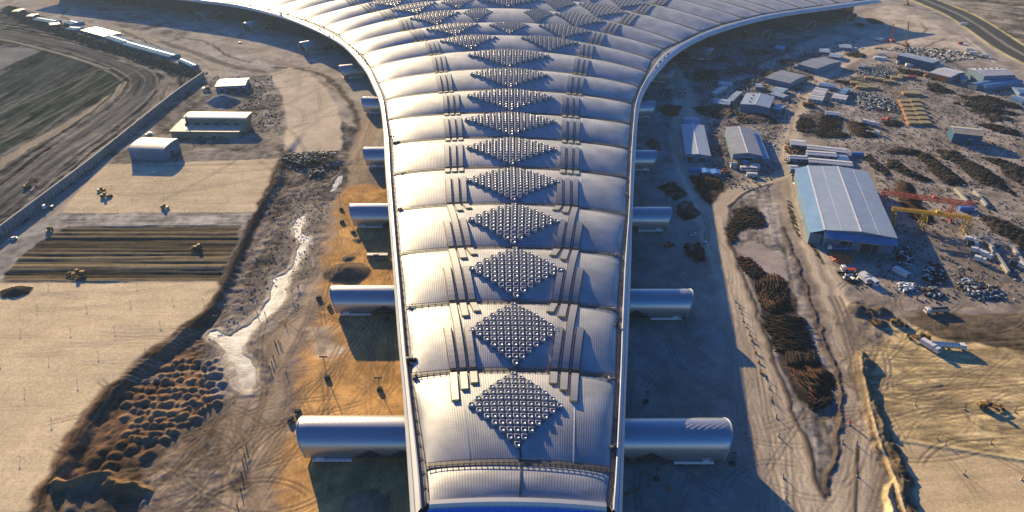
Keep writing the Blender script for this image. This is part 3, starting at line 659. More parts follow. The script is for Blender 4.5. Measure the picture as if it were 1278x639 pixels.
    for k in range(1, len(SE)):
        path = SW[k]; d = np.gradient(path, axis=0); nrm = np.stack([-d[:, 1], d[:, 0], 0*d[:, 0]], 1)
        nrm /= np.linalg.norm(nrm, axis=1)[:, None]
        hw = 1.15 if k < 6 else 1.5
        mb = MB(); ribbon(mb, path[::2], nrm[::2]*hw, -1.5, .3 if k < 6 else .55, 'seam'); gut = fin(mb.build('seam_gutter'))
        if k < 10:
            mb = MB()
            for s_ in (-1, 1): ribbon(mb, path[::2]+nrm[::2]*s_*.85, nrm[::2]*.09, 1.0, 1.16, 'dsteel')
            stp = 3 if k < 4 else 5
            for i in range(1, NU, stp):
                for s_ in (-1, 1):
                    a = path[i]+nrm[i]*s_*.85; mb.bar(a+(0, 0, .2), a+(0, 0, 1.1), .07, 'dsteel')
                a = path[i]; b = path[i]-nrm[i]*2.0
                if k < 4: mb.bar(a+(0, 0, .35), b+(0, 0, .75), .11, 'dsteel')
            o = mb.build('walkway_rail'); o.parent = gut
    # ---- lightning conductor line and centre joints on bays
    for k in range(1, 11):
        for uc, wdt in ((.235, .09), (.80, .16)):
            mb = MB(); t = np.linspace(.02, .98, 14); p = surf(k, np.full(14, uc), t)
            ribbon(mb, p, np.tile([wdt, 0, 0], (14, 1)), -.1, .10, 'white'); fin(mb.build('conductor_strip'))
    for k, u0 in ((0, .512), (1, .512), (2, .52), (3, .51), (4, .51), (5, .51)):
        mb = MB(); t = np.linspace(.84 if k else .02, .98, 6); p = surf(k, np.full(6, u0), t)
        ribbon(mb, p, np.tile([.28, 0, 0], (6, 1)), -.1, .35, 'seam'); fin(mb.build('centre_joint'))
    # ---- stepped shade strips
    uS = {1: ((558-515)/253., 8.6/253.)}
    # strip centre u at each seam, spacing
    XS = {1: None, 2: (566, 12.4, 718, -13.2), 3: (565, 12.4, 717, -12.2), 4: (563.5, 10.9, 718.5, -11.3), 5: (561, 9.5, 718, -9.9), 6: (558.5, 8.4, 719.5, -8.7),
          7: (559, 8.0, 720.5, -8.2), 8: (557, 7.3, 719.5, -7.6), 9: (550, 6.6, 724, -7.2), 10: (544, 6.0, 730, -6.5), 11: (537, 5.6, 737, -6.0), 12: (520, 5.4, 748, -5.6),
          13: (503, 5.2, 764, -5.4), 14: (483, 4.8, 783, -5), 15: (462, 4.6, 803, -4.8), 16: (441, 4.4, 825, -4.6), 17: (415, 4.2, 850, -4.4)}
    def useam(k, x):
        pp = SE[k][0]; return (x-pp[0][0])/(pp[-1][0]-pp[0][0])
    def slab(mb, k, ua, ub, ta, tb, hw, g=1.0):
        n = max(3, int((tb-ta)*14)+2); t = np.linspace(ta, tb, n); u = ua+(ub-ua)*t
        L = surf(k, u-hw, t); Rr = surf(k, u+hw, t); vs = []
        for i in range(n):
            l, r = L[i], Rr[i]
            vs += [(l[0], l[1], l[2]-.2), (l[0], l[1], l[2]+g), (r[0], r[1], r[2]+g), (r[0], r[1], r[2]-.2)]
        top = [(i*4+1, i*4+2, i*4+6, i*4+5) for i in range(n-1)]
        side = [(i*4, i*4+1, i*4+5, i*4+4) for i in range(n-1)]+[(i*4+2, i*4+3, i*4+7, i*4+6) for i in range(n-1)]
        o_ = len(mb.v)
        mb.add(vs, top, 'slat')
        kk = mb.mi(M['slatside'])
        for f in side+[(3, 2, 1, 0), ((n-1)*4, (n-1)*4+1, (n-1)*4+2, (n-1)*4+3)]: mb.f.append(tuple(i+o_ for i in f)); mb.m.append(kk)
        # flat dark band on either side, painting the shade in the gaps
        for s_ in (-1, 1):
            E = surf(k, u+s_*hw*1.32, t); I = surf(k, u+s_*hw*.9, t); vs = []
            for i in range(n): vs += [(E[i][0], E[i][1], E[i][2]+.14), (I[i][0], I[i][1], I[i][2]+.14)]
            mb.add(vs, [(2*i, 2*i+1, 2*i+3, 2*i+2) for i in range(n-1)], 'seam')
    for k in range(1, 17):
        for side in (0, 1):
            far = XS[k+1]; near = XS.get(k)
            fx, fs = (far[0], far[1]) if side == 0 else (far[2], far[3])
            if near is None: nx, ns = (575, 12.6) if side == 0 else (712, -13)
            else: nx, ns = (near[0], near[1]) if side == 0 else (near[2], near[3])
            uf = [useam(k+1, fx+fs*j) for j in range(-1, 4)]; un = [useam(k, nx+ns*j) for j in range(-1, 4)]
            hw = abs(useam(k, nx+ns)-useam(k, nx))*.31
            mb = MB()
            def up(j, tb, ta=-.0): slab(mb, k, uf[j+1], un[j+2 if j < 2 else 4]+(un[1]-un[0] if j == 2 else 0), .03, tb, hw)
            def lo(j, ta): slab(mb, k, uf[j] if j > 0 else uf[0], un[j+1], ta, .97, hw)
            if k == 1:
                for j, tb in ((0, .42), (1, .29), (2, .21)): slab(mb, k, uf[j+1], un[j+1]+.00, .03, tb, hw)
            elif k in (2, 3):
                slab(mb, k, uf[1], un[2], .03, .97, hw); up(1, .30); up(2, .22); slab(mb, k, uf[0], un[1], .46, .97, hw); slab(mb, k, uf[2], un[3], .48, .97, hw)
            elif k == 4:
                slab(mb, k, uf[1], un[2], .03, .97, hw); up(1, .26); up(2, .20); slab(mb, k, uf[0], un[1], .5, .97, hw); slab(mb, k, uf[2], un[3], .48, .97, hw)
            else:
                for j in range(3): slab(mb, k, uf[j+1], uf[j+1], .03, .20, hw*.98); slab(mb, k, un[j+1], un[j+1], .40, .97, hw)
            fin(mb.build('shade_strips'))
    # ---- skylight fields
    def frame_at(k, u, t):
        e = .004; p = surf(k, u, t); a = surf(k, u+e, t)-surf(k, u-e, t); b = surf(k, u, t-e)-surf(k, u, t+e)
        n = np.cross(a, b); n /= np.linalg.norm(n, axis=-1)[..., None]; a /= np.linalg.norm(a, axis=-1)[..., None]
        b = np.cross(n, a); return p, a, b, n
    def boxes(U, Tt, k, w_, hgt):
        p, a, b, n = frame_at(k, U, Tt)
        vs = []; 
        z = np.array((0, 0, 1.0))
        for s, lf in ((1.0, -.3), (.97, hgt), (.70, hgt), (.68, hgt*.86)):
            for sa, sb in ((-1, -1), (1, -1), (1, 1), (-1, 1)): vs.append(p+a*sa*w_*s/2+b*sb*w_*s/2+z*lf)
        V = np.stack(vs, 1)                       # (m,16,3)
        base = [(0, 1, 5, 4), (1, 2, 6, 5), (2, 3, 7, 6), (3, 0, 4, 7), (4, 5, 9, 8), (5, 6, 10, 9), (6, 7, 11, 10), (7, 4, 8, 11),
                (8, 9, 13, 12), (9, 10, 14, 13), (10, 11, 15, 14), (11, 8, 12, 15), (12, 13, 14, 15)]
        mi = [0]*12+[1]
        return V, base, mi
    def field(k, cx, hwx, tc, ht, n, skew=0.0, first=False, acc=None):
        if k > 1: tc += .06
        def T_(b): return tc+np.where(b < 0, b*(tc-.05), b*min(ht, .95-tc))
        pp = SE[k][0]; pf = SE[k+1][0]
        xl = pp[0][0]*tc+pf[0][0]*(1-tc); xr = pp[-1][0]*tc+pf[-1][0]*(1-tc)
        uc = (cx-xl)/(xr-xl); hu = hwx/(xr-xl)
        # base plate: thin raised diamond
        nn = 14; s = np.linspace(-1, 1, nn+1); r1, r2 = np.meshgrid(s, s, indexing='ij')
        a = (r1+r2)/2; b = (r1-r2)/2
        a = a*1.05; b = b*1.05
        PP = surf(k, uc+a*hu, np.clip(T_(b), .015, .985), .22); PB = PP.copy(); PB[..., 2] -= .5
        idx = np.arange((nn+1)**2).reshape(nn+1, nn+1)
        fa = np.stack([idx[:-1, :-1], idx[1:, :-1], idx[1:, 1:], idx[:-1, 1:]], -1).reshape(-1, 4)
        plate = fin(np_mesh('skylight_field', PP.reshape(-1, 3), fa, [M['base']], smooth=True))
        ii, jj = np.meshgrid(np.arange(-n, n+1), np.arange(-n, n+1), indexing='ij'); m_ = np.abs(ii)+np.abs(jj) <= n
        A = ii[m_]/(n+.0)*.96; B = jj[m_]/(n+.0)*.96
        U = uc+A*hu; Tt = np.clip(T_(B), .02, .98)
        q = surf(k, np.array([uc-hu, uc+hu]), np.array([tc, tc])); sp = np.linalg.norm(q[1]-q[0])/(2*n+1)
        V, base, mi = boxes(U, Tt, k, sp*.76, sp*.38)
        if first:
            for v in V:
                o = np_mesh('skylight', v, np.array(base), [M['boxw'], M['boxg']], mi); o.parent = plate
        else: acc.append((V, base, mi))
    acc = []
    field(1, 643.5, 57, .485, .40, 6, first=True)
    for k, cx, hw, tc, ht in ((2, 642, 55, .47, .42), (3, 643.5, 57, .47, .43), (4, 641, 55, .46, .44), (5, 640, 57, .46, .44), (6, 638.5, 55, .47, .45), (7, 637, 56, .47, .46), (8, 637, 53, .47, .46), (9, 636, 48, .48, .45), (10, 635, 50, .48, .46)):
        field(k, cx, hw, tc, ht, 6 if k < 5 else 7, acc=acc)
    for k, cx, hw, tc, ht, sk in ((11, 585, 35, .45, .46, -.0), (11, 686, 35, .45, .46, .0), (12, 565, 32, .46, .46, 0), (12, 705, 32, .46, .46, 0), (12, 635, 24, .5, .44, 0), (13, 543, 30, .46, .45, 0), (13, 724, 31, .46, .45, 0),
                              (14, 516, 28, .46, .45, 0), (14, 752, 29, .46, .45, 0), (14, 635, 40, .5, .47, 0), (15, 487, 26, .46, .45, 0), (15, 782, 26, .46, .45, 0), (16, 462, 25, .46, .45, 0), (16, 797, 26, .46, .45, 0),
                              (15, 635, 30, .5, .45, 0), (16, 635, 30, .5, .45, 0), (17, 440, 24, .46, .45, 0), (17, 830, 26, .46, .45, 0), (15, 565, 20, .5, .4, 0), (15, 712, 22, .5, .4, 0), (13, 596, 18, .5, .4, 0), (13, 672, 18, .5, .4, 0), (14, 571, 20, .5, .4, 0), (14, 698, 20, .5, .4, 0), (16, 512, 20, .5, .42, 0), (16, 745, 20, .5, .42, 0), (16, 572, 20, .5, .4, 0), (16, 700, 20, .5, .4, 0), (15, 530, 14, .5, .36, 0), (15, 742, 14, .5, .36, 0), (17, 490, 20, .5, .4, 0), (17, 775, 20, .5, .4, 0)):
        field(k, cx, hw, tc, ht, 6, sk, acc=acc)
    V = np.concatenate([a[0] for a in acc]); nb = len(V); base = np.array(acc[0][1]); mi = np.tile(acc[0][2], nb)
    fa = (base[None]+np.arange(nb)[:, None, None]*16).reshape(-1, 4)
    o = fin(np_mesh('skylights', V.reshape(-1, 3), fa, [M['boxw'], M['boxg']], mi)); o['kind'] = 'stuff'
    # ---- rim
    LO = [(512.5, 650), (512, 639), (508.5, 583), (502, 480), (496, 420), (491, 345), (484.5, 262), (480, 205), (478.8, 165), (474, 124), (466, 108), (460, 94), (454, 84), (437, 63.7), (420, 50), (395, 37), (360.5, 23), (333, 15.5), (291.6, 6), (240, 0), (190, -6), (150, -10.5), (100, -15.5), (40, -22)]
    RO = [(776.5, 650), (777, 639), (778.5, 583), (782, 480), (785, 410), (787.7, 340), (789.5, 268), (792.6, 205), (796, 148), (799.7, 124), (808, 106), (820, 90), (842, 66), (874.8, 47), (907.6, 35), (951.5, 23), (995, 15.3), (1039, 9.9), (1092, 2.2), (1110, 0)]
    for side, OP in ((0, LO), (1, RO)):
        Op = np.array(OP, float)
        outer = np.array(smooth_line([P0(x, y, EZ-.6) for x, y in Op], 2)); 
        # resample evenly
        def resamp(C, st):
            d = np.r_[0, np.cumsum(np.linalg.norm(np.diff(C, axis=0), axis=1))]; s = np.arange(0, d[-1], st)
            return np.stack([np.interp(s, d, C[:, j]) for j in range(3)], 1)
        outer = resamp(outer, 3.0)
        inner = np.array(smooth_line([tuple(SW[k][0 if side == 0 else -1]) for k in range(len(SE))], 3)); inn = resamp(inner, 1.0)
        J = np.argmin(np.linalg.norm(outer[:, None, :2]-inn[None, :, :2], axis=2), axis=1); J = np.maximum.accumulate(J)
        I = inn[J]
        keep = np.linalg.norm(outer[:, :2]-I[:, :2], axis=1) < 24
        outer, I = outer[keep], I[keep]
        W = outer-I
        def prof(mb, stations, m, close=False):
            n = len(outer); k_ = len(stations); vs = []
            for i in range(n):
                for f, z in stations: p = I[i]+W[i]*f; vs.append((p[0], p[1], EZ+z))
            fs = []
            for i in range(n-1):
                for j in range(k_-1): fs.append((i*k_+j, i*k_+j+1, (i+1)*k_+j+1, (i+1)*k_+j))
            mb.add(vs, fs, m)
        mb = MB(); prof(mb, [(-.06, -.3), (.40, -.75), (.42, -.75)], 'walk')
        fin(mb.build('rim_walkway'))
        mb = MB(); prof(mb, [(.42, -.8), (.43, .5), (.50, .6), (.72, .0), (.74, -.35), (.76, -.35), (.78, -.15), (.96, -1.2), (1.0, -1.7), (1.0, -2.8), (.9, -3.0)], 'fascia')
        fas = fin(mb.build('fascia'))
        mb = MB(); prof(mb, [(.9, -3.0), (.2, -5.0), (-.9, -6.5)], 'dsteel'); fin(mb.build('soffit'))
        # pipes and rail along the walkway
        mb = MB()
        for i in range(0, len(outer)-1):
            if i*3 > 720: break
            a, b = I[i]+W[i]*.16, I[i+1]+W[i+1]*.16
            mb.bar((a[0], a[1], EZ+.45), (b[0], b[1], EZ+.45), .13, 'dsteel')
            a2, b2 = I[i]+W[i]*.33, I[i+1]+W[i+1]*.33
            mb.bar((a2[0], a2[1], EZ+.2), (b2[0], b2[1], EZ+.2), .10, 'brown')
            if i % 2 == 0: mb.bar((a[0], a[1], EZ-.7), (a[0], a[1], EZ+.5), .10, 'dsteel'); mb.bar((a[0], a[1], EZ-.3), (a2[0], a2[1], EZ-.3), .16, 'dsteel')
        fin(mb.build('rim_rail'))
        # facade glazing with mullions
        mb = MB(); prof(mb, [(-.9, -6.5), (-.85, -25.5)], 'facade'); fac = fin(mb.build('facade'))
        mb = MB()
        for i in range(0, len(outer), 3):
            p = I[i]-W[i]*.84; q = I[i]-W[i]*.80; mb.bar((p[0], p[1], 18.5), (q[0], q[1], 0), .14, 'dsteel')
        for zz in (5, 10, 14.5):
            for i in range(len(outer)-1):
                a, b = I[i]-W[i]*.84, I[i+1]-W[i+1]*.84; mb.bar((a[0], a[1], zz), (b[0], b[1], zz), .1, 'dsteel')
        o = mb.build('facade_frame'); o.parent = fac
    # ---- pier tip
    n0 = SW[0]
    mb = MB(); sec = [(0.0, 0, .1), (-.5, 0, .9), (-2.0, 0, .8), (-2.6, 0, -.2), (-3.2, 0, -.3)]; vs = []
    pt = n0[::6]
    for p in pt:
        for dy, _, dz in sec: vs.append((p[0]*1.0, p[1]+dy, p[2]+dz))
    k_ = len(sec)
    mb.add(vs, [(i*k_+j, (i+1)*k_+j, (i+1)*k_+j+1, i*k_+j+1) for i in range(len(pt)-1) for j in range(k_-1)], 'fascia'); fin(mb.build('tip_cornice'))
    mb = MB(); vs = []
    for p in pt:
        for dy, dz in ((-3.2, -.3), (-12, -7), (-14, -25)): vs.append((p[0]*1.02+(p[0]-0)*.0, p[1]+dy, p[2]*0+25+dz+(p[2]-25)*(1 if dy > -5 else .5)))
    mb.add(vs, [(i*3+j, (i+1)*3+j, (i+1)*3+j+1, i*3+j+1) for i in range(len(pt)-1) for j in range(2)], 'blueglass'); gl = fin(mb.build('glass_front'))
    mb = MB()
    for p in n0[::4]: mb.bar((p[0]*1.02, p[1]-3.1, p[2]-.1), (p[0]*1.02, p[1]-12.1, 18.2+(p[2]-25)*.5), .12, 'blue')
    o = mb.build('mullion'); o.parent = gl
    # ---- boarding tubes
    def tube(px, py, Rr, dirv, L, open_end=False, zc=5.6):
        p = Vector(P0(px, py, zc)); d = Vector((dirv[0], dirv[1], 0)).normalized()      # d: outward
        side = Vector((-d.y, d.x, 0)); n = 28; a0 = -math.asin(min(.95, (zc-1.3)/Rr)); a1 = math.pi-a0
        ns = 26; vs = []; uvs = []
        for i in range(ns+1):
            s = i/ns
            for j in range(n+1):
                a = a0+(a1-a0)*j/n
                cut = .8*math.sin(max(0, a)*1.0)**2*0
                e = 0
                if i == ns: pass
                l = -L+s*L
                rr = Rr*(1-.018*max(0, (s-.94)/.06)**2)
                sl_ = -(1-max(0, math.sin(a)))*2.6*max(0, (s-.6)/.4)   # mouth leans outward at the crown
                q = p+d*(l+sl_)+side*rr*math.cos(a)+Vector((0, 0, rr*math.sin(a))); vs.append(tuple(q)); uvs.append((l, a*Rr))
        idx = np.arange((ns+1)*(n+1)).reshape(ns+1, n+1)
        fa = np.stack([idx[:-1, :-1], idx[1:, :-1], idx[1:, 1:], idx[:-1, 1:]], -1).reshape(-1, 4)
        o = np_mesh('boarding_tube', vs, fa, [M['tube']], smooth=True); fin(o)
        uv = o.data.uv_layers.new(name='UVMap'); li = np.empty(len(o.data.loops), np.int32); o.data.loops.foreach_get('vertex_index', li)
        uv.data.foreach_set('uv', np.array(uvs, np.float32)[li].ravel())
        # end wall
        mb = MB(); ring = [vs[ns*(n+1)+j] for j in range(n+1)]
        rp = [tuple(Vector(v)-d*.7) for v in ring]
        mb.add(rp, [tuple(range(n+1))], 'facade'); ew = mb.build('end_glazing'); ew.parent = o
        mb = MB()
        for j in range(0, n): mb.bar(ring[j], ring[j+1], .28, 'fascia')
        mb.bar(ring[0], ring[-1], .35, 'fascia')
        for f in (.25, .5, .75):
            a_ = a0+(a1-a0)*f; mb.bar(rp[int(n*f)], (p.x+side.x*Rr*math.cos(a_)*.9-d.x*3.2, p.y+side.y*Rr*math.cos(a_)*.9-d.y*3.2, 1.3), .18, 'steel')
        e_ = mb.build('end_frame'); e_.parent = o
        # service canopy bar at the foot of the viewer-facing side and a plinth
        sg = -1 if side.y > 0 else 1
        f = side*sg
        mb = MB(); c = p-d*(L*.28)+f*(Rr*.97)
        q0 = c-d*7.5; q1 = c+d*7.5
        mb.bar((q0.x, q0.y, 1.4), (q1.x, q1.y, 1.4), .62, 'white'); q2 = c+d*3; q3 = c+d*6; mb.bar((q2.x, q2.y, 2.3), (q3.x, q3.y, 2.3), .6, 'white')
        cn = mb.build('door_canopy'); cn.parent = o
        # triangular dark openings near the root
        mb = MB()
        for l_ in (L*.60, L*.86):
            c = p-d*l_; pts = []
            for dd, aa in ((-6, -.30), (0, .16), (6, -.30)):
                rr = Rr+.45; q = c+d*dd+f*(rr*math.cos(aa))+Vector((0, 0, rr*math.sin(aa))); pts.append(q)
            b1 = c-d*5.4+f*(Rr*.80); b2 = c+d*5.4+f*(Rr*.80)
            b1.z = b2.z = .8
            mb.add([tuple(x) for x in (pts[0], pts[1], pts[2], b2, b1)], [(0, 1, 2), (0, 2, 3, 4)], 'facade')
        gp = mb.build('gable_opening'); gp.parent = o
        for cc in o.children: pass
        for cc in (ew, e_, cn, gp): cc.matrix_parent_inverse = Matrix.Translation((0, 0, 0))
    Lf, Rt = (-1, 0), (1, 0)
    tube(376, 545, 7.9, Lf, 46); tube(415, 373.5, 7.0, Lf, 44); tube(438, 268.5, 7.2, Lf, 44); tube(454.5, 196, 7.2, Lf, 44); tube(453, 131, 7.2, (-1, .1), 44)
    tube(908, 548, 7.9, Rt, 50); tube(862, 378.5, 7.2, Rt, 46); tube(836, 273, 7.2, Rt, 44); tube(818, 200, 7.2, Rt, 44); tube(816, 136, 7.2, (1, .1), 44)
    for px, py, dv in ((424, 91, (-.9, -.35)), (375, 61, (-.75, -.66)), (306, 36, (-.55, -.83)), (247, 23, (-.45, -.89)),
                       (842, 96, (.9, -.35)), (890, 69, (.8, -.6)), (958, 45, (.55, -.83)), (1014, 34, (.45, -.89)), (1065, 24, (.4, -.91))):
        tube(px, py, 7.2, dv, 50)
    return SW, surf, SE
SW, surf, SEAMS = terminal()
#@@OBJECTS
# ================================================================== OBJECT BUILDERS
def shed(name, label, cat, c, h, roof='gable', ridge='x', rise=1.6, rm='roofg', wm='wallb', doors=(), wins=0, over=.5, group=None, vents=0, skyl=0, endm=None, flip=False):
    """c: photograph pixels of the eave corners near-left, near-right, far-right"""
    zg = at(*c[0]).z; A, B, C = [Vector(P0(x, y, zg+h)) for x, y in c]
    e1 = (B-A); Lx = e1.length; e1.normalize(); e2 = Vector((-e1.y, e1.x, 0)); Ly = max(3.0, (C-B).dot(e2))
    cen = A+e1*Lx/2+e2*Ly/2
    T = thing(name, label, cat, (cen.x, cen.y, zg), math.atan2(e1.y, e1.x), group)
    hx, hy = Lx/2, Ly/2
    ax, ay = (hx, hy)
    mb = MB(); mb.box((0, 0, -.5), (Lx-2*over*.6, Ly-2*over*.6, h+.45), wm)
    # profile of roof across the ridge
    span = hy if ridge == 'x' else hx; leng = hx if ridge == 'x' else hy
    if roof == 'gable': pr = [(-span, 0), (0, rise), (span, 0)]
    elif roof == 'arch': pr = [(-span*math.cos(math.pi*i/12), rise*math.sin(math.pi*i/12)) for i in range(13)]
    elif roof == 'mono': pr = [(-span, 0), (span, rise)]
    elif roof == 'mono2': pr = [(-span, rise), (span, 0)]
    else: pr = [(-span, 0), (span, .05)]
    s2 = (span-over*.6)/span
    gab = [(x*s2, max(0, z-.06)+h-.06) for x, z in pr]
    def put(m_, pts2, y0, y1, mt):
        sub = MB(); sub.prism(pts2, y0, y1, mt)
        if ridge == 'x': sub.v = [(-y, x, z) for x, y, z in sub.v]
        m_.add(sub.v, sub.f, mt)
    if roof in ('gable', 'arch', 'mono', 'mono2'):
        put(mb, [(gab[0][0], h-.2)]+gab+[(gab[-1][0], h-.2)], -leng+over*.6, leng-over*.6, wm)
    mb.build('wall', T)
    mb = MB(); o2 = 1+over*.5/span
    top = [(x*o2, z+h+.12) for x, z in pr]; bot = [(x*o2, z+h-.06) for x, z in pr][::-1]
    put(mb, top+bot, -leng-over*.4, leng+over*.4, rm); rf = mb.build('roof', T)
    if roof == 'gable':
        mb = MB(); sub = MB(); sub.box((0, 0, h+rise+.02), (.8, 2*leng+over*.8, .2), 'white')
        if ridge == 'x': sub.v = [(-y, x, z) for x, y, z in sub.v]
        mb.add(sub.v, sub.f, 'white'); mb.build('ridge_cap', rf)
    for k in range(vents):
        mb = MB(); q = (k+.5)/vents*2-1
        if ridge == 'x': mb.box((q*leng*.9, -span*.45, h+rise*.5), (1.4, 1.1, 1.0), 'dsteel')
        else: mb.box((-span*.45, q*leng*.9, h+rise*.5), (1.1, 1.4, 1.0), 'dsteel')
        mb.build('roof_vent', rf)
    for (fx, wd, hh, side) in doors:
        mb = MB()
        if side == 's': mb.box((fx*hx, -hy+over*.3-.03, .05), (wd, .16, hh), 'dsteel'); mb.box((fx*hx, -hy+over*.3-.06, hh), (wd+.4, .3, .25), 'white')
        else: mb.box((hx-over*.3+.03, fx*hy, .05), (.16, wd, hh), 'dsteel'); mb.box((hx-over*.3+.06, fx*hy, hh), (.3, wd+.4, .25), 'white')
        mb.build('door', T)
    for k in range(wins):
        q = ((k+.5)/wins*2-1)*.92; mb = MB(); mb.box((q*hx, -hy+over*.3-.04, h*.55), (min(1.8, Lx/wins*.5), .14, 1.0), 'glass'); mb.build('window', T)
    T['_dim'] = (Lx, Ly)
    del T['_dim']
    return T, Lx, Ly

def wheel(mb, x, y, r, wd=.35): mb.cyl((x, y, r), (0, 1, 0), r, wd, 'dark', 12)
def wheels(T, pos, r, wd=.35):
    for x, y in pos:
        mb = MB(); wheel(mb, x, y, r, wd); mb.cyl((x, y+(.02 if y > 0 else -.02), r), (0, 1, 0), r*.5, wd+.04, 'steel', 8); mb.build('wheel', T)
def car(label, px, py, rz, mt='white', kind='sedan', group=None):
    p = at(px, py); T = thing('parked_car', label, 'car', p, rz, group)
    mb = MB(); L = 4.7 if kind == 'sedan' else 5.3; H = .72 if kind == 'sedan' else .95
    pr = [(-L/2, .35), (-L/2, H+.1), (-L/2+.3, H+.2), (L*.18, H+.2), (L/2-.25, H+.02), (L/2, H-.15), (L/2, .35)]
    mb.prism(pr, -.9, .9, mt); mb.build('body', T)
    mb = MB(); a = -L*.40 if kind != 'pickup' else -.3
    mb.prism([(a, H+.19), (a+.35, H+.75), (L*.10, H+.78), (L*.24, H+.19)], -.78, .78, 'glass'); mb.box(((a+.35+L*.1)/2, 0, H+.75), (L*.1-a-.4, 1.45, .07), mt); mb.build('cabin', T)
    wheels(T, [(L*.3, .85), (L*.3, -.85), (-L*.3, .85), (-L*.3, -.85)], .36, .25); return T
def truck(name, label, px, py, rz, bed='white', cab='white', kind='box', group=None, L=9.0):
    p = at(px, py); T = thing(name, label, 'truck' if kind != 'tank' else 'tanker truck', p, rz, group)
    mb = MB(); mb.box((0, 0, .7), (L, 1.0, .3), 'dsteel'); mb.build('chassis', T)
    mb = MB(); mb.prism([(L/2-2.3, .8), (L/2-2.3, 3.1), (L/2-.5, 3.15), (L/2-.05, 2.2), (L/2, .8)], -1.22, 1.22, cab); cb = mb.build('cab', T)
    mb = MB(); mb.prism([(L/2-.48, 3.05), (L/2-.02, 2.2), (L/2+.02, 1.9), (L/2-.3, 1.9)], -1.05, 1.05, 'glass'); mb.build('windscreen', cb)
    mb = MB()
    if kind == 'box': mb.box((-1.25, 0, 1.05), (L-2.6, 2.5, 2.3), bed); mb.build('cargo_box', T)
    elif kind == 'dump':
        x0, x1 = -L/2, L/2-2.6
        mb.box(((x0+x1)/2, 0, 1.05), (x1-x0, 2.3, .25), bed)
        for s in (-1, 1): mb.box(((x0+x1)/2, s*1.2, 1.05), (x1-x0, .12, 1.5), bed)
        mb.box((x0, 0, 1.05), (.12, 2.4, 1.4), bed); mb.box((x1, 0, 1.05), (.15, 2.4, 1.9), bed); mb.build('dump_body', T)
        mb = MB(); mb.box(((x0+x1)/2, 0, 1.3), (x1-x0-.3, 2.2, .7), 'black', taper=(.9, .6)); mb.build('load', T)
    elif kind == 'tank':
        mb.cyl((-1.4, 0, 2.25), (1, 0, 0), 1.25, L-3.2, bed, 18)
        for x in np.linspace(-L/2+.8, L/2-3.6, 5): mb.cyl((x, 0, 2.25), (1, 0, 0), 1.31, .16, 'steel', 18)
        mb.build('tank', T); mb = MB(); mb.box((-1.4, 0, 3.45), (L-4.5, .6, .15), 'steel'); mb.build('catwalk', T)
    elif kind == 'flat': mb.box((-1.25, 0, 1.05), (L-2.6, 2.5, .25), bed); mb.build('flatbed', T)
    xs = [L/2-1.3, -L/2+1.2, -L/2+2.6]+([0.4] if L > 11 else [])
    wheels(T, [(x, s) for x in xs for s in (1.05, -1.05)], .52, .4); return T
def bus(label, px, py, rz, mt='white', group=None, L=10.5):
    p = at(px, py); T = thing('bus', label, 'bus', p, rz, group)
    mb = MB(); mb.prism([(-L/2, .4), (-L/2, 3.0), (-L/2+.2, 3.15), (L/2-.4, 3.15), (L/2, 2.6), (L/2, .4)], -1.25, 1.25, mt); mb.build('body', T)
    mb = MB()
    for s in (-1, 1): mb.box((-.2, s*1.26, 1.65), (L-1.6, .04, .9), 'glass')
    mb.box((L/2+.01, 0, 1.5), (.05, 2.2, 1.2), 'glass'); mb.build('windows', T)
    mb = MB(); mb.box((-1, 0, 3.15), (2.6, 1.6, .28), 'steel'); mb.build('air_conditioner', T)
    wheels(T, [(x, s) for x in (L*.3, -L*.3) for s in (1.1, -1.1)], .5, .35); return T
def excavator(label, px, py, rz, swing=0.0, reach=1.0, group=None, sc=1.0):
    p = at(px, py); T = thing('excavator', label, 'excavator', p, rz, group); T.scale = (sc,)*3
    for s in (-1, 1):
        mb = MB(); mb.prism([(-2.3, .25), (-2.0, .9), (2.0, .9), (2.3, .25), (2.0, 0), (-2.0, 0)], s*1.3-.32, s*1.3+.32, 'dark'); mb.build('track', T)
    mb = MB(); mb.box((-.5, 0, 1.05), (3.8, 2.7, 1.15), 'yellow', rz=swing, taper=.93); mb.build('body', T)
    mb = MB(); c = Vector((.7*math.cos(swing)-.8*math.sin(swing), .7*math.sin(swing)+.8*math.cos(swing), 1.1)); mb.box(c, (1.5, 1.0, 1.8), 'glass', rz=swing, top='yellow', taper=.9); mb.build('cab', T)
    d = Vector((math.cos(swing), math.sin(swing), 0)); mb = MB(); a = d*1.0+Vector((0, 0, 1.7)); b = d*4.2*reach+Vector((0, 0, 4.6)); c2 = d*6.6*reach+Vector((0, 0, 2.2))
    mb.bar(a, b, .3, 'yellow'); mb.build('boom', T); mb = MB(); mb.bar(b, c2, .22, 'yellow'); mb.build('stick', T)
    mb = MB(); mb.prism([(-.6, -.4), (.5, -.5), (.7, .5), (0, .8)], -.6, .6, 'dsteel'); mb.v = [tuple(Vector((v[0]*d.x-v[1]*d.y, v[0]*d.y+v[1]*d.x, v[2]))+c2-Vector((0, 0, .7))) for v in mb.v]; mb.build('bucket', T); return T
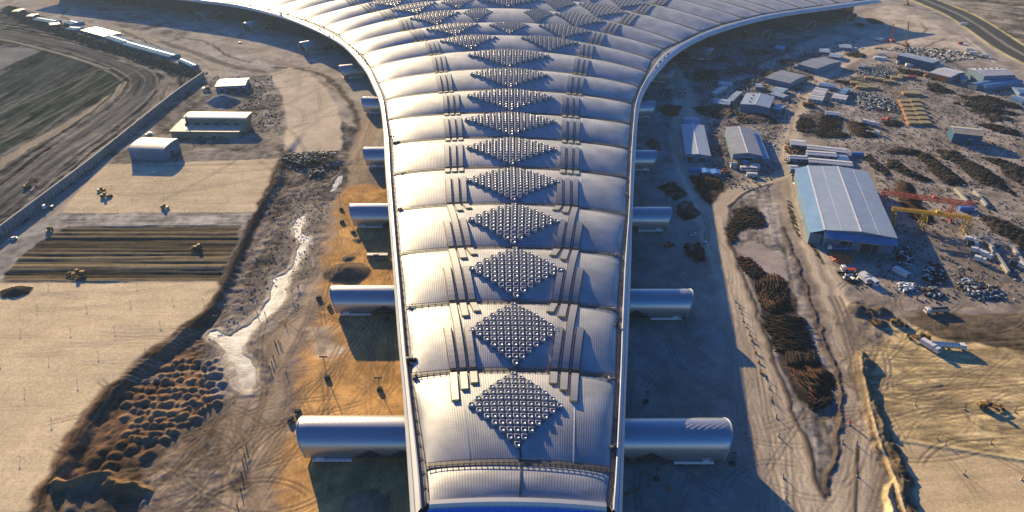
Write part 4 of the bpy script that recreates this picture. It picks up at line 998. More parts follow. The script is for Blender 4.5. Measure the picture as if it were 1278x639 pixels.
def loader(label, px, py, rz, mt='yellow', group=None, kind='loader', sc=1.0):
    p = at(px, py); nm = {'loader': 'wheel_loader', 'roller': 'road_roller', 'grader': 'road_grader', 'dozer': 'bulldozer'}[kind]
    T = thing(nm, label, nm.replace('_', ' '), p, rz, group); T.scale = (sc,)*3
    if kind == 'loader':
        mb = MB(); mb.box((-1.4, 0, .9), (3.2, 2.0, 1.3), mt, taper=.9); mb.box((1.2, 0, .8), (2.2, 1.3, .8), mt); mb.build('body', T)
        mb = MB(); mb.box((-.1, 0, 1.9), (1.5, 1.5, 1.5), 'glass', taper=.85, top=mt); mb.build('cab', T)
        mb = MB(); [mb.bar((1, s*.6, 1.5), (3.4, s*.6, .7), .15, mt) for s in (-1, 1)]; mb.build('lift_arm', T)
        mb = MB(); mb.prism([(3.2, .2), (4.4, .15), (3.6, .6), (3.3, 1.4)], -1.4, 1.4, 'dsteel'); mb.build('bucket', T)
        wheels(T, [(x, s) for x in (1.5, -1.7) for s in (1.1, -1.1)], .8, .6)
    elif kind == 'roller':
        mb = MB(); mb.box((-1.2, 0, .9), (2.8, 1.9, 1.2), mt, taper=.9); [mb.box((1.4, s*1.0, .7), (2.6, .2, .4), mt) for s in (-1, 1)]; mb.build('body', T)
        mb = MB(); mb.box((-.2, 0, 2.0), (1.4, 1.5, 1.2), 'glass', taper=.9, top=mt); mb.build('cab', T)
        mb = MB(); mb.cyl((1.9, 0, .8), (0, 1, 0), .8, 1.9, 'steel', 18); mb.build('drum', T); wheels(T, [(-1.5, 1.0), (-1.5, -1.0)], .8, .5)
    elif kind == 'dozer':
        for s in (-1, 1):
            mb = MB(); mb.prism([(-2.0, .3), (-1.7, 1.0), (1.6, 1.0), (2.0, .3), (1.7, 0), (-1.7, 0)], s*1.1-.3, s*1.1+.3, 'dark'); mb.build('track', T)
        mb = MB(); mb.box((.6, 0, .9), (2.4, 1.3, 1.1), mt); mb.build('body', T)
        mb = MB(); mb.box((-.9, 0, 1.1), (1.5, 1.7, 1.9), 'glass', taper=.9, top=mt); mb.build('cab', T)
        mb = MB(); mb.prism([(2.5, .1), (2.8, .6), (2.6, 1.4), (2.45, 1.4), (2.5, .6), (2.3, .1)], -1.9, 1.9, mt); [mb.bar((.5, s*1.2, .5), (2.5, s*1.2, .5), .12, mt) for s in (-1, 1)]; mb.build('blade', T)
    else:
        mb = MB(); mb.box((-2.4, 0, 1.0), (3.0, 1.5, 1.3), mt, taper=.92); mb.build('body', T)
        mb = MB(); mb.box((-.5, 0, 1.2), (1.4, 1.6, 2.0), 'glass', taper=.9, top=mt); mb.build('cab', T)
        mb = MB(); mb.bar((.2, 0, 1.9), (4.6, 0, 1.3), .25, mt); mb.bar((4.4, -.9, .8), (4.4, .9, .8), .18, mt); mb.build('frame', T)
        mb = MB(); mb.box((1.9, 0, .15), (.25, 4.0, .7), 'dsteel', rz=.6); mb.cyl((1.9, 0, 1.0), (0, 0, 1), .9, .2, mt, 14); mb.build('blade', T)
        wheels(T, [(4.4, 1.0), (4.4, -1.0), (-1.6, 1.0), (-1.6, -1.0), (-3.2, 1.0), (-3.2, -1.0)], .65, .45)
    return T
def cabin(label, c, h=2.8, rm='roofw', wm='wallw', name='site_cabin', cat='site cabin', group=None, wins=3, roof='gable'):
    return shed(name, label, cat, c, h, roof, 'x', .7 if roof == 'gable' else .3, rm, wm, doors=((-.6, 1.0, 2.0, 's'),), wins=wins, over=.3, group=group)[0]
def container(label, px, py, rz, mt='bluet', L=12.2, W_=2.5, H=2.6, name='shipping_container', cat='shipping container', group=None, z=0):
    p = at(px, py); T = thing(name, label, cat, (p.x, p.y, p.z+z), rz, group)
    mb = MB(); n = int(L/.5); pts = []
    mb.box((0, 0, .1), (L-.2, W_-.2, H-.2), mt)
    for i in range(n):
        x = -L/2+.3+i*(L-.6)/(n-1)
        for s in (-1, 1): mb.box((x, s*(W_/2-.1), .15), (.22, .1, H-.3), mt)
    mb.build('body', T)
    mb = MB(); mb.box((0, 0, H-.12), (L, W_, .14), mt)
    for sx in (-1, 1):
        for sy in (-1, 1): mb.box((sx*(L/2-.09), sy*(W_/2-.09), 0), (.18, .18, H-.1), mt)
    mb.build('frame', T); mb = MB(); mb.box((L/2-.02, 0, .15), (.08, W_-.3, H-.35), 'dsteel'); mb.build('door', T)
    return T
def sticks(name, label, cat, poly_px, n, L, r, hgt, mats, ang, spread, pieces='bar', group=None, seedz=0, kind=None, zb=.0, size=(1, 1, 1)):
    """a heap of loose long or blocky pieces inside a pixel polygon, as one object"""
    W = np.array([tuple(at(*p)[:2]) for p in poly_px]); c = W.mean(0); zg = float(at(*poly_px[0]).z)
    lo, hi = W.min(0), W.max(0); V = []; Fc = []; MI = []; k = 0; tries = 0
    P = np.array([(0, 0)]); 
    pts = lo+(hi-lo)*rng.random((n*6, 2)); s = sdf_poly(W, pts[:, 0], pts[:, 1]); ok = s > .3; pts = pts[ok][:n]; s = s[ok][:n]
    smax = max(s.max(), 1) if len(s) else 1
    clump = fbm(pts[:, 0]/6+seedz, pts[:, 1]/6, 2)
    for (x, y), d, cl in zip(pts, s, clump):
        z = zg+zb+hgt*min(1, d/(smax*.7))*(.3+.7*rng.random())*(.4+1.0*cl)
        a = ang+(vn1(x/12+seedz, y/12)-.5)*spread*1.6+rng.normal()*spread*.25
        if pieces == 'bar': lx, ly, lz = L*(.5+.7*rng.random()), r*(.6+.9*rng.random()), r*(.5+.8*rng.random())
        else: lx, ly, lz = L*(.3+1.2*rng.random()**2), L*(.3+.7*rng.random()), r*(.4+1.2*rng.random())
        ca, sa = math.cos(a), math.sin(a); ti = rng.normal()*.10
        b = []
        for sz in (0, 1):
            for sx, sy in ((-1, -1), (1, -1), (1, 1), (-1, 1)):
                X_, Y_ = sx*lx/2, sy*ly/2; b.append((x+X_*ca-Y_*sa, y+X_*sa+Y_*ca, z+sz*lz+X_*ti))
        V += b; o = k*8; Fc += [(o, o+1, o+5, o+4), (o+1, o+2, o+6, o+5), (o+2, o+3, o+7, o+6), (o+3, o, o+4, o+7), (o+4, o+5, o+6, o+7), (o+3, o+2, o+1, o)]
        MI += [int(rng.integers(len(mats)))]*6; k += 1
    if not k: return None
    o = np_mesh(name, V, Fc, [M[m] for m in mats], MI)
    return tag(o, label, cat, group, kind)
def vn1(x, y): return float(vnoise(np.array([x]), np.array([y]))[0])
Z = lambda x0, y0, s: (lambda *pts: [(x0+x/s, y0+y/s) for x, y in pts])
# ================================================================== LEFT SIDE
def left():
    z = Z(140, 80, 4.563)
    shed('storage_shed', 'small storage shed with a bright white gable roof beside the dark gravel heap', 'shed', z((585, 128), (757, 120), (750, 80)), 5.5, 'gable', 'x', 1.0, 'roofw', 'wallb', doors=((.1, 9, 3.5, 's'), (.75, 4, 3, 's'), (-.6, 3, 3, 's')), wins=4)
    T, Lx, Ly = shed('workshop_building', 'stained cream workshop with a raised white roof and row of vents on its lean-to', 'workshop', z((327, 383), (722, 386), (795, 315)), 6.0, 'mono', 'x', 1.8, 'roofy', 'walls',
         doors=((-.15, 1.6, 3, 's'), (.25, 1.6, 3, 's'), (.45, 1.6, 3, 's'), (-.5, 4, 4, 'e')), wins=0, vents=0)
    mb = MB()
    for i in range(6): mb.box((-Lx/2+Lx*(.16+.145*i), -Ly*.05, 6.0+.85), (3.2, 1.6, 1.0), 'dsteel')
    mb.build('roof_hatches', T)
    mb = MB()
    mb.box((Lx*.05, Ly*.35, 6.5), (Lx*.90, Ly*.46, 4.2), 'walls')
    mb.build('upper_wall', T)
    mb = MB(); hy = Ly*.28; pr = [(-hy*math.cos(math.pi*i/8), 1.2*math.sin(math.pi*i/8)+10.7) for i in range(9)]
    sub = MB(); sub.prism(pr+[(x, zz-.2) for x, zz in pr[::-1]], -Lx*.47, Lx*.47, 'roofw'); sub.v = [(-y+Lx*.05, x+Ly*.35, zz) for x, y, zz in sub.v]; mb.add(sub.v, sub.f, 'roofw')
    rf = mb.build('upper_roof', T)
    mb = MB(); mb.cyl((-Lx*.34, 0, 10), (0, 0, 1), .35, 8, 'dsteel', 10); mb.build('chimney_pipe', T)
    shed('arched_shed', 'blue-grey shed with a low arched roof and open end, nearest the graded sand pad', 'shed', z((88, 492), (292, 497), (362, 428)), 8.0, 'arch', 'x', 2.2, 'roofg', 'wallb', doors=((-.1, 3.5, 5.0, 'e'),), wins=0)
    # hoarding wall
    pts = smooth_line([tuple(at(x, y)) for x, y in ((255, 97), (225, 118), (190, 146), (150, 179), (110, 212), (60, 250), (0, 296), (-60, 342))], 2)
    T = thing('perimeter_wall', 'long ribbed blue-grey retaining wall running beside the straight dirt road', 'wall', (0, 0, 0))
    mb = MB(); cp = MB(); rb = MB(); seg = []
    for a, b in zip(pts[:-1], pts[1:]):
        a, b = Vector(a), Vector(b); d = b-a; L = d.length; rz = math.atan2(d.y, d.x); c = (a+b)/2; hh = 5.6
        mb.box((c.x, c.y, min(a.z, b.z)-1), (L+.3, .8, hh+1), 'concd', rz=rz)
        cp.box((c.x, c.y, (a.z+b.z)/2+hh), (L+.3, 1.3, .35), 'conc', rz=rz)
        n = max(1, int(L/3.4)); nr = Vector((d.y, -d.x, 0)).normalized()
        for i in range(n):
            p = a+d*((i+.5)/n)
            for s in (-1, 1): rb.box((p.x+nr.x*s*.95, p.y+nr.y*s*.95, p.z-.5), (.7, 1.3, hh+.2), 'concd', rz=rz, taper=(1, .45))
    mb.build('wall', T); cp.build('coping', T); tag(rb.build('buttresses', T), kind='stuff')
    # dormitory roofs along the far left
    z2 = Z(0, 0, 6.3875); z3 = Z(150, 0, 6.3875)
    D = [(z2((505, 180), (560, 195), (640, 165)), 'roofl', 'blue-roofed hut standing second from the bend in the sand road'), (z2((250, 155), (400, 180), (425, 150)), 'roofl', 'blue-roofed dormitory block nearest the far bend of the hedge'),
         (z2((515, 230), (600, 238), (640, 212)), 'roofl', 'short pale blue dormitory row beside the hedge'), (z2((640, 240), (830, 292), (925, 255)), 'roofg', 'long pale-roofed dormitory row beside the hedge'),
         (z2((835, 300), (960, 342), (1022, 310)), 'roofl', 'light blue dormitory roof between the long pale-roofed row and the longest blue row'), (z3((10, 350), (385, 455), (440, 420)), 'roofl', 'longest light blue dormitory row beside the hedge'),
         (z3((455, 480), (570, 530), (600, 505)), 'roofl', 'short blue dormitory hut at the near end of the hedge'), (z2((205, 130), (265, 130), (300, 112)), 'roofw', 'small white hut by the far bend of the hedge'),
         (z2((400, 200), (480, 190), (500, 172)), 'roofw', 'tiny white hut between two blue-roofed dormitories')]
    for c, rm, lb in D: cabin(lb, c, 2.6, rm, 'wallb', 'dormitory_hut', 'dormitory hut', wins=5, group='worker dormitories by the hedge')
    cabin('brown roofed gate hut at the bend of the far road', z2((90, 92), (150, 92), (145, 72)), 3.2, 'roofy', 'walls', 'gate_hut', 'hut', wins=2)
    # hedge
    W = smooth_line([tuple(at(x, y)) for x, y in ((12, 10), (22, 20), (60, 35), (110, 52), (165, 68), (215, 85), (248, 95))], 2)
    V = []; Fc = []; MI = []; k = 0
    for a, b in zip(W[:-1], W[1:]):
        L = math.dist(a, b)
        for _ in range(int(L*34)):
            t = random.random(); off = random.gauss(0, 4.6); d = ((b[0]-a[0])/L, (b[1]-a[1])/L)
            cx = a[0]+(b[0]-a[0])*t-d[1]*off; cy = a[1]+(b[1]-a[1])*t+d[0]*off
            hh = (1.2+3.0*vn1(cx/5, cy/5))*math.exp(-(off/8)**2); cz = random.random()*hh+.1
            s = random.uniform(.35, .8); q = Vector((random.gauss(0, 1), random.gauss(0, 1), random.gauss(0, 1))).normalized(); u = q.orthogonal().normalized()*s; v2 = q.cross(u)
            c = Vector((cx, cy, cz)); V += [tuple(c-u-v2), tuple(c+u-v2*.7), tuple(c+u*.8+v2), tuple(c-u*.7+v2*.9)]; Fc.append((k*4, k*4+1, k*4+2, k*4+3)); MI.append(k % 2); k += 1
    M['leaf1'] = mat('hedge_leaf', (.085, .09, .06), .9, var=.4, vs=.2); M['leaf2'] = mat('dusty_hedge_leaf', (.14, .13, .10), .9, var=.3, vs=.2)
    tag(np_mesh('hedgerow', V, Fc, [M['leaf1'], M['leaf2']], MI), 'dusty dark shrub belt between the dormitories and the service road', 'hedge', kind='stuff')
    # machines on the pads
    loader('road roller rolling on the upper graded pad, the far one of a pair', 127, 239, R(175), kind='roller', sc=1.0)
    loader('wheel loader on the upper graded pad, the near one of a pair', 132, 246, R(5), kind='loader', sc=1.0)
    loader('lone road roller in the middle of the upper graded pad', 206, 260, R(-10), kind='roller', sc=.95)
    loader('small road roller at the left edge of the pale strip beside the haul road', 62, 289, R(-85), kind='roller', sc=1.0)
    loader('motor grader working in the near rows of the dark tilled field', 97, 343, R(180), kind='grader', sc=1.1)
    loader('bulldozer at the right end of the dark tilled field', 247, 311, R(180), kind='dozer', sc=1.1)
    truck('pickup_truck', 'white pickup truck driving on the dirt road beside the ribbed wall', 60, 260, R(220), bed='steel', kind='flat', L=6.2)
    car('silver blue car on the dirt road at the left edge of the photo', 16, 299, R(220), 'white')
    car('small white van parked on the road above the arched shed', 186, 168, R(225), 'white', kind='van')
    truck('box_truck', 'dark box truck on the road left of the white-roofed storage shed', 258, 113, R(200), bed='dsteel', cab='white', L=7)
    excavator('excavator on the brown service strip left of the ribbed wall', 35, 234, R(40), .6)
    car('dark car standing in the roof shade at upper left', 300, 54, R(-15), 'steel'); car('pale car standing in the roof shade farther from the sunlit sand', 279, 38, R(10), 'white')
    bus('grey bus standing in the shade of the second boarding tube on the left', 472, 323, R(0), 'steel', L=12)
    # survey stakes
    def stake(lab, group, pts, h=2.4, r=.09, m='dsteel', flag=True, nm='survey_stake', cat='survey stake'):
        first = None
        for x, y in pts:
            p = at(x, y)
            if first is None:
                first = thing(nm, lab, cat, p, 0, group); mb = MB(); mb.bar((0, 0, -.3), (0, 0, h), r, m, 6); mb.build('post', first)
                if flag: mb = MB(); mb.box((.25, 0, h-.5), (.5, .06, .35), 'white' if m != 'white' else 'red'); mb.build('flag', first)
            else: dup(first, p, random.uniform(-.5, .5), lab, cat, group)
    z4 = Z(0, 210, 2.987)
    stake('thin survey stake standing in the broad pale pad at lower left', 'survey stakes on the lower pad', [(z4((x, y))[0]) for x, y in ((140, 522), (324, 520), (486, 505), (644, 495), (756, 492), (78, 612), (264, 608), (428, 602), (596, 582), (697, 578), (182, 440), (510, 436))]+[Z(0, 425, 2.987)((x, y))[0] for x, y in ((6, 80), (183, 70), (366, 52), (541, 42), (94, 188), (289, 158), (0, 300), (193, 300), (77, 440))], 1.9, .07)
    stake('thin survey stake standing in the upper graded pad', 'survey stakes on the upper pad', [z4((x, y))[0] for x, y in ((461, 22), (573, 20), (683, 22), (794, 22), (905, 20), (416, 70), (532, 72), (648, 70), (764, 68), (873, 70), (490, 118), (610, 112), (728, 118), (846, 112), (315, 165), (440, 165), (568, 165), (690, 162), (815, 160), (262, 222), (372, 222), (495, 222), (610, 222), (740, 220))], 1.8, .07)
    z6 = Z(240, 330, 3.76)
    stake('dark marker post standing on the sandy haul road left of the pier', 'marker posts on the left haul road', [z6((x, y))[0] for x, y in ((388, 372), (395, 385), (405, 372), (414, 378), (382, 440), (374, 468), (364, 492), (441, 516), (438, 290), (474, 186), (497, 112), (342, 236), (306, 236))]+[Z(40, 430, 3.057)((x, y))[0] for x, y in ((818, 395), (812, 428), (806, 455), (800, 500), (797, 560), (786, 625))], 2.0, .2, 'black', False, 'marker_post', 'marker post')
    # light masts
    def mast(px, py, lab, h=12, two=True):
        p = at(px, py); T = thing('light_mast', lab, 'light mast', p)
        mb = MB(); mb.bar((0, 0, 0), (0, 0, h), .16, 'steel', 8); mb.build('pole', T); mb = MB(); mb.box((0, 0, 0), (2.2, 1.6, 1.5), 'dsteel', taper=.9); mb.build('generator_base', T)
        mb = MB(); mb.bar((-1.6, 0, h), (1.6, 0, h), .12, 'steel'); [mb.box((x, -.2, h-.1), (.8, .5, .5), 'dsteel') for x in (-1.3, -.4, .5, 1.3)]; mb.build('lamp_bar', T)
    mast(408.5, 472, 'tall light mast on the orange sand between two boarding tubes'); mast(426, 262, 'thin light mast beside the third boarding tube on the left')
    mast(474, 487, 'short work light mast close to the pier edge on the left', 7)
    for px, py, lb in ((363, 525, 'dark pump unit on the sand at the mouth of the nearest left tube'), (398, 373, 'dark generator left of the second boarding tube'), (411, 384, 'small dark compressor by the mouth of the second left tube'), (372, 515, 'dark winch beside the nearest left tube mouth'),
                       (427, 278, 'dark drilling unit beside the third left tube'), (441, 291, 'reddish pump beside the third left tube'), (478, 318, 'dark skip bin behind the grey bus'), (467, 570, 'dark lifting platform under the nearest left tube'), (480, 568, 'second dark platform under the nearest left tube, nearer the pier'),
                       (482, 400, 'dark machine in the sunlit gap under the second left tube')):
        p = at(px, py); T = thing('site_machine', lb, 'machine', p, random.uniform(0, 3))
        mb = MB(); mb.box((0, 0, .3), (2.6, 1.4, 1.3), 'dsteel', taper=.85); mb.build('body', T); mb = MB(); mb.bar((1, 0, .8), (2.6, .3, 2.0), .13, 'steel'); mb.bar((-.6, 0, 1.5), (-.6, 0, 2.6), .1, 'steel'); mb.build('arm', T); mb = MB(); [mb.cyl((x, y, .35), (0, 1, 0), .35, .25, 'dark', 10) for x in (-.9, .9) for y in (-.75, .75)]; mb.build('wheels', T)
    sticks('rubble', 'dark rubble and green netting heaped at the head of the grey gully', 'rubble', [(384, 212), (406, 209), (404, 220), (386, 222)], 120, 1.6, .8, 1.5, ['black', 'dsteel', 'concd'], 0, 3, 'blk', kind='stuff')
    sticks('rubble', 'dark broken rubble along the foot of the curved pale pad', 'rubble', [(352, 192), (425, 193), (414, 203), (374, 210), (354, 200)], 400, 1.6, .8, 1.2, ['black', 'brown', 'concd'], 0, 3, 'blk', kind='stuff')
    sticks('rubble', 'scattered stones over the grey rough ground by the stream', 'rubble', [(345, 205), (425, 200), (395, 290), (360, 395), (370, 260), (350, 340), (330, 350), (290, 400), (250, 410), (290, 380)], 500, .8, .4, .3, ['concd', 'brown', 'brown2'], 0, 3, 'blk', kind='stuff')
    sticks('rubble', 'scattered stones and clods beside the storage sheds at upper left', 'rubble', [(240, 95), (340, 95), (352, 160), (330, 195), (225, 198), (320, 150)], 500, 1.2, .6, .5, ['concd', 'brown', 'conc'], 0, 3, 'blk', kind='stuff')
left()
# ================================================================== RIGHT SIDE
def right():
    a1 = Z(820, 60, 5.325); a2 = Z(970, 60, 5.325); a3 = Z(1118, 50, 5.325); a4 = Z(820, 170, 5.325); a5 = Z(970, 160, 5.325); a6 = Z(1118, 160, 5.325); a7 = Z(970, 280, 5.325); a8 = Z(1118, 280, 5.325)
    # largest warehouse
    T, Lx, Ly = shed('warehouse', 'largest warehouse with a long blue-grey double roof and blue front canopy', 'warehouse', [(1029, 287), (1120, 297.5), (1087.5, 214.5)], 10.5, 'gable', 'y', 1.6, 'roofb', 'wallb', doors=((-.3, 6, 5, 's'), (.35, 9, 5, 's')), over=.3)
    mb = MB(); mb.add([(-Lx/2-.05, -Ly/2, 10.4), (-Lx/2-7.5, -Ly/2, 7.6), (-Lx/2-7.5, Ly/2, 7.6), (-Lx/2-.05, Ly/2, 10.4), (-Lx/2-.05, -Ly/2, 10.1), (-Lx/2-7.5, -Ly/2, 7.3), (-Lx/2-7.5, Ly/2, 7.3), (-Lx/2-.05, Ly/2, 10.1)], [(0, 3, 2, 1), (4, 5, 6, 7), (0, 1, 5, 4), (1, 2, 6, 5), (2, 3, 7, 6)], 'roofB'); mb.build('side_roof', T)
    mb = MB(); mb.box((-Lx/2-3.6, 0, -.5), (6.6, Ly-1, 7.8), 'wallb', taper=(1, 1)); mb.build('side_wall', T)
    mb = MB(); mb.add([(-Lx/2, -Ly/2-.3, 10.2), (Lx/2, -Ly/2-.3, 10.2), (Lx/2, -Ly/2-5.5, 8.4), (-Lx/2, -Ly/2-5.5, 8.4), (-Lx/2, -Ly/2-.3, 10.0), (Lx/2, -Ly/2-.3, 10.0), (Lx/2, -Ly/2-5.5, 8.2), (-Lx/2, -Ly/2-5.5, 8.2)], [(3, 2, 1, 0), (4, 5, 6, 7), (0, 4, 7, 3), (3, 7, 6, 2), (2, 6, 5, 1)], 'roofB'); mb.build('front_canopy', T)
    mb = MB(); [mb.bar((x, -Ly/2-5.2, 0), (x, -Ly/2-5.2, 8.3), .2, 'steel') for x in np.linspace(-Lx/2+.5, Lx/2-.5, 7)]; mb.build('canopy_posts', T)
    mb = MB(); [mb.box((x, 0, 10.5+1.6*(1-abs(x)/(Lx/2))+.14), (.25, Ly, .06), 'white') for x in (-Lx*.26, Lx*.25)]; mb.box((-Lx/2+.3, 0, 10.62), (1.0, Ly, .25), 'white'); mb.build('roof_flashing', T)
    # other buildings
    shed('storage_hall', 'dull blue-grey flat-looking hall in the shade, nearest the pier', 'hall', [a4((190, 122))[0], a4((357, 132))[0], a1((325, 515))[0]], 5.0, 'gable', 'y', 1.0, 'roofb', 'wallb', doors=((-.5, 4, 3.5, 's'), (.4, 4, 3.5, 's')))
    T, Lx, Ly = shed('storage_hall', 'tan and grey roofed hall with a blue lean-to on its right side', 'hall', [a4((505, 118))[0], a4((698, 130))[0], a1((690, 540))[0]], 6.5, 'gable', 'y', 1.5, 'roofg', 'wallb', doors=((0, 8, 4.5, 's'),))
    mb = MB(); mb.box((Lx/2+2.8, 0, -.3), (4.6, Ly-1, 4.4), 'wallb'); mb.build('lean_to_wall', T); mb = MB(); mb.box((Lx/2+2.9, 0, 4.2), (5.2, Ly, .2), 'roofB'); mb.build('lean_to_roof', T)
    mb = MB(); mb.box((0, -Ly/2-2.4, 0), (Lx*.9, 4.2, 2.8), 'timber'); mb.build('timber_store', T)
    shed('storage_hall', 'pale blue hall with three roof vents beside small cabins in the shade', 'hall', a1((555, 372), (748, 398), (800, 325)), 6.5, 'gable', 'y', 1.2, 'roofb', 'wallb', vents=3, doors=((.8, 3, 3, 'e'),))
    shed('storage_hall', 'grey-roofed hall in the shade farthest up the curved road', 'hall', a2((135, 105), (262, 138), (362, 72)), 5.5, 'gable', 'x', 1.2, 'roofg', 'wallb', doors=((0, 5, 3, 's'),))
    shed('storage_hall', 'greenish grey hall beside the curved road, left of the farthest one', 'hall', [(955, 97), (986, 104), (995, 92)], 5.0, 'gable', 'x', 1.2, 'roofg', 'wallb')
    shed('long_hall', 'long dark blue walled hall with a pale roof near the highway', 'hall', Z(1060, 0, 5.862)((352, 402), (612, 462), (680, 447)), 8.0, 'gable', 'x', .8, 'roofb', 'wallB', over=.3)
    shed('long_hall', 'low pale link hall behind the dark blue walled hall', 'hall', Z(1060, 0, 5.862)((630, 475), (700, 480), (790, 440)), 5.0, 'gable', 'y', .8, 'roofg', 'wallw', over=.3)
    shed('warehouse', 'bright white roofed warehouse with a row of vents near the highway', 'warehouse', a3((478, 190), (590, 238), (735, 205)), 8.5, 'gable', 'y', 1.5, 'roofw', 'wallb', vents=5, wins=0)
    T, Lx, Ly = shed('open_hall', 'low pale roofed hall with an orange open front beside the white warehouse', 'hall', a3((225, 215), (362, 248), (478, 216)), 5.5, 'gable', 'x', 1.5, 'roofw', 'wallb', wins=0)
    mb = MB(); mb.box((0, -Ly/2-.1, .2), (Lx*.8, .3, 4.6), 'orange'); mb.build('open_front', T)
    for k, (c, lb) in enumerate(((a3((482, 292), (540, 310), (745, 245)), 'long blue barrel-roofed row nearest the white warehouse'), (a3((560, 305), (600, 318), (765, 258)), 'long blue barrel-roofed row on the side away from the white warehouse'))):
        shed('barrel_shed', lb, 'shed', c, 3.5, 'arch', 'y', 1.8, 'roofB', 'wallb', over=.2, group='blue barrel-roofed rows')
    shed('barrel_shed', 'short blue barrel-roofed shed between the open hall and the long rows', 'shed', a3((432, 258), (480, 262), (505, 247)), 3.0, 'arch', 'x', 1.5, 'roofB', 'wallw', over=.2)
    shed('storage_hall', 'blue walled barn with a sunlit strip of roof and dark open end', 'barn', [(1190.5, 166), (1228, 170), (1222.5, 160.7)], 8.0, 'gable', 'x', 1.6, 'roofy', 'wallB', doors=((.2, 3, 4, 's'),))
    shed('site_shed', 'blue shed at the right edge of the photo, the farther one', 'shed', a3((770, 312), (825, 352), (870, 330)), 3.5, 'gable', 'y', .8, 'roofB', 'wallb', over=.2)
    shed('site_shed', 'blue shed at the right edge of the photo, the nearer one', 'shed', a3((760, 380), (845, 410), (880, 385)), 3.5, 'gable', 'x', .8, 'roofB', 'wallb', over=.2)
    # white roofed rows by the big warehouse
    g = 'white-roofed rows behind the largest warehouse'
    for c, lb in ((a5((92, 108), (192, 118), (190, 82)), 'short white-roofed cabin nearest the curved road'), (a5((200, 135), (465, 165), (465, 138)), 'farthest long white-roofed row behind the largest warehouse'),
                  (a5((203, 175), (400, 190), (400, 162)), 'middle white-roofed row, shorter than its neighbours'), (a5((85, 202), (205, 208), (203, 184)), 'narrow white-roofed cabin left of the nearest long row'),
                  (a5((212, 225), (505, 252), (500, 222)), 'nearest long white-roofed row right behind the largest warehouse'), (a5((90, 272), (145, 275), (145, 248)), 'tiny white cabin at the corner of the largest warehouse')):
        cabin(lb, c, 3.6, 'roofw', 'wallb', 'site_building', 'site building', g)
    cabin('blue-roofed cabin at the right end of the middle white-roofed row', a5((405, 210), (480, 215), (470, 178)), 2.8, 'roofB', 'wallb')
    container('blue container with green tarpaulin behind the largest warehouse', *a5((528, 182))[0], R(-3), 'blue', L=9)
    # small cabins (label, near-left, near-right, far-right)
    for c, rm, lb, fn in ((a1((405, 238), (490, 250), (492, 228)), 'roofw', 'white cabin forming the far side of the small cabin square', a1), (a1((358, 298), (392, 305), (418, 244)), 'roofw', 'white cabin forming the left side of the small cabin square', a1),
                      (a1((465, 345), (505, 352), (532, 285)), 'roofb', 'pale blue cabin forming the right side of the small cabin square', a1), (a1((372, 365), (482, 378), (488, 345)), 'roofb', 'pale blue cabin forming the near side of the small cabin square', a1),
                      (a1((655, 258), (695, 262), (705, 240)), 'roofb', 'tiny lone blue-roofed cabin left of the vented hall', a1), (a1((755, 285), (835, 300), (842, 265)), 'roofb', 'blue-roofed cabin behind the vented hall', a1), (a1((750, 305), (840, 330), (848, 308)), 'roofb', 'long narrow cabin roof pressed against the vented hall', a1),
                      (a1((765, 400), (822, 412), (830, 378)), 'roofb', 'blue-roofed cabin at the right gable of the vented hall', a1), (a1((180, 498), (285, 505), (292, 462)), 'roofB', 'blue-striped cabin behind the dull hall nearest the pier', a1),
                      (a2((205, 335), (300, 350), (310, 322)), 'roofw', 'nearest white cabin of the row beside the curved road', a2), (a2((225, 305), (315, 318), (325, 292)), 'roofw', 'second white cabin of the row beside the curved road', a2),
                      (a2((240, 280), (325, 294), (330, 272)), 'roofw', 'third white cabin of the row beside the curved road', a2), (a2((275, 248), (375, 262), (385, 240)), 'roofB', 'blue-roofed cabin ending the row beside the curved road', a2),
                      (a2((360, 330), (455, 345), (465, 315)), 'roofw', 'nearest white cabin of the second row, in front of the blue stripes', a2), (a2((405, 300), (450, 308), (490, 268)), 'roofB', 'blue-striped cabin of the second row', a2),
                      (a2((320, 438), (415, 448), (418, 428)), 'roofb', 'lone low pale blue cabin in front of the dark machinery', a2), (a2((540, 122), (580, 128), (588, 105)), 'roofg', 'lone grey hut at the head of the scrap heaps', a2),
                      (a4((492, 190), (535, 192), (533, 175)), 'roofw', 'small white cabin at the left front corner of the tan hall', a4), (a4((570, 182), (605, 186), (605, 160)), 'roofB', 'small blue cabin in front of the tan hall', a4),
                      (a4((622, 205), (685, 210), (687, 185)), 'roofw', 'white cabin at the right front corner of the tan hall', a4), (a1((780, 0), (840, 8), (850, -12)), 'roofb', 'blue hut far up among the shaded scrap', a1),
                      (a2((110, 118), (155, 125), (170, 112)), 'roofb', 'low annex cabin left of the farthest grey-roofed hall', a2), (a2((340, 55), (420, 65), (440, 42)), 'roofb', 'pale blue annex right of the farthest grey-roofed hall', a2),
                      (Z(820, 0, 4.564)((1040, 270), (1110, 275), (1115, 255)), 'roofb', 'blue cabin among the far shaded scrap, nearest the curved road', a1), (Z(820, 0, 4.564)((925, 295), (985, 300), (1000, 280)), 'roofb', 'small blue cabin among the far shaded scrap', a1)):
        cabin(lb, c, 2.8, rm, 'wallw' if rm == 'roofw' else 'wallb')
    for c, lb in (((1133, 88), 'a'),):
        pass
    for i, (x, y, rz) in enumerate(((1131, 79, -12), (1143, 83, -12), (1098, 74, -20))):
        container(['long pale container row in front of the dark blue hall, left half', 'long pale container row in front of the dark blue hall, right half', 'pale container at the head of the sunlit yard'][i], x, y, R(rz), 'white', L=20 if i < 2 else 12, W_=4.5)
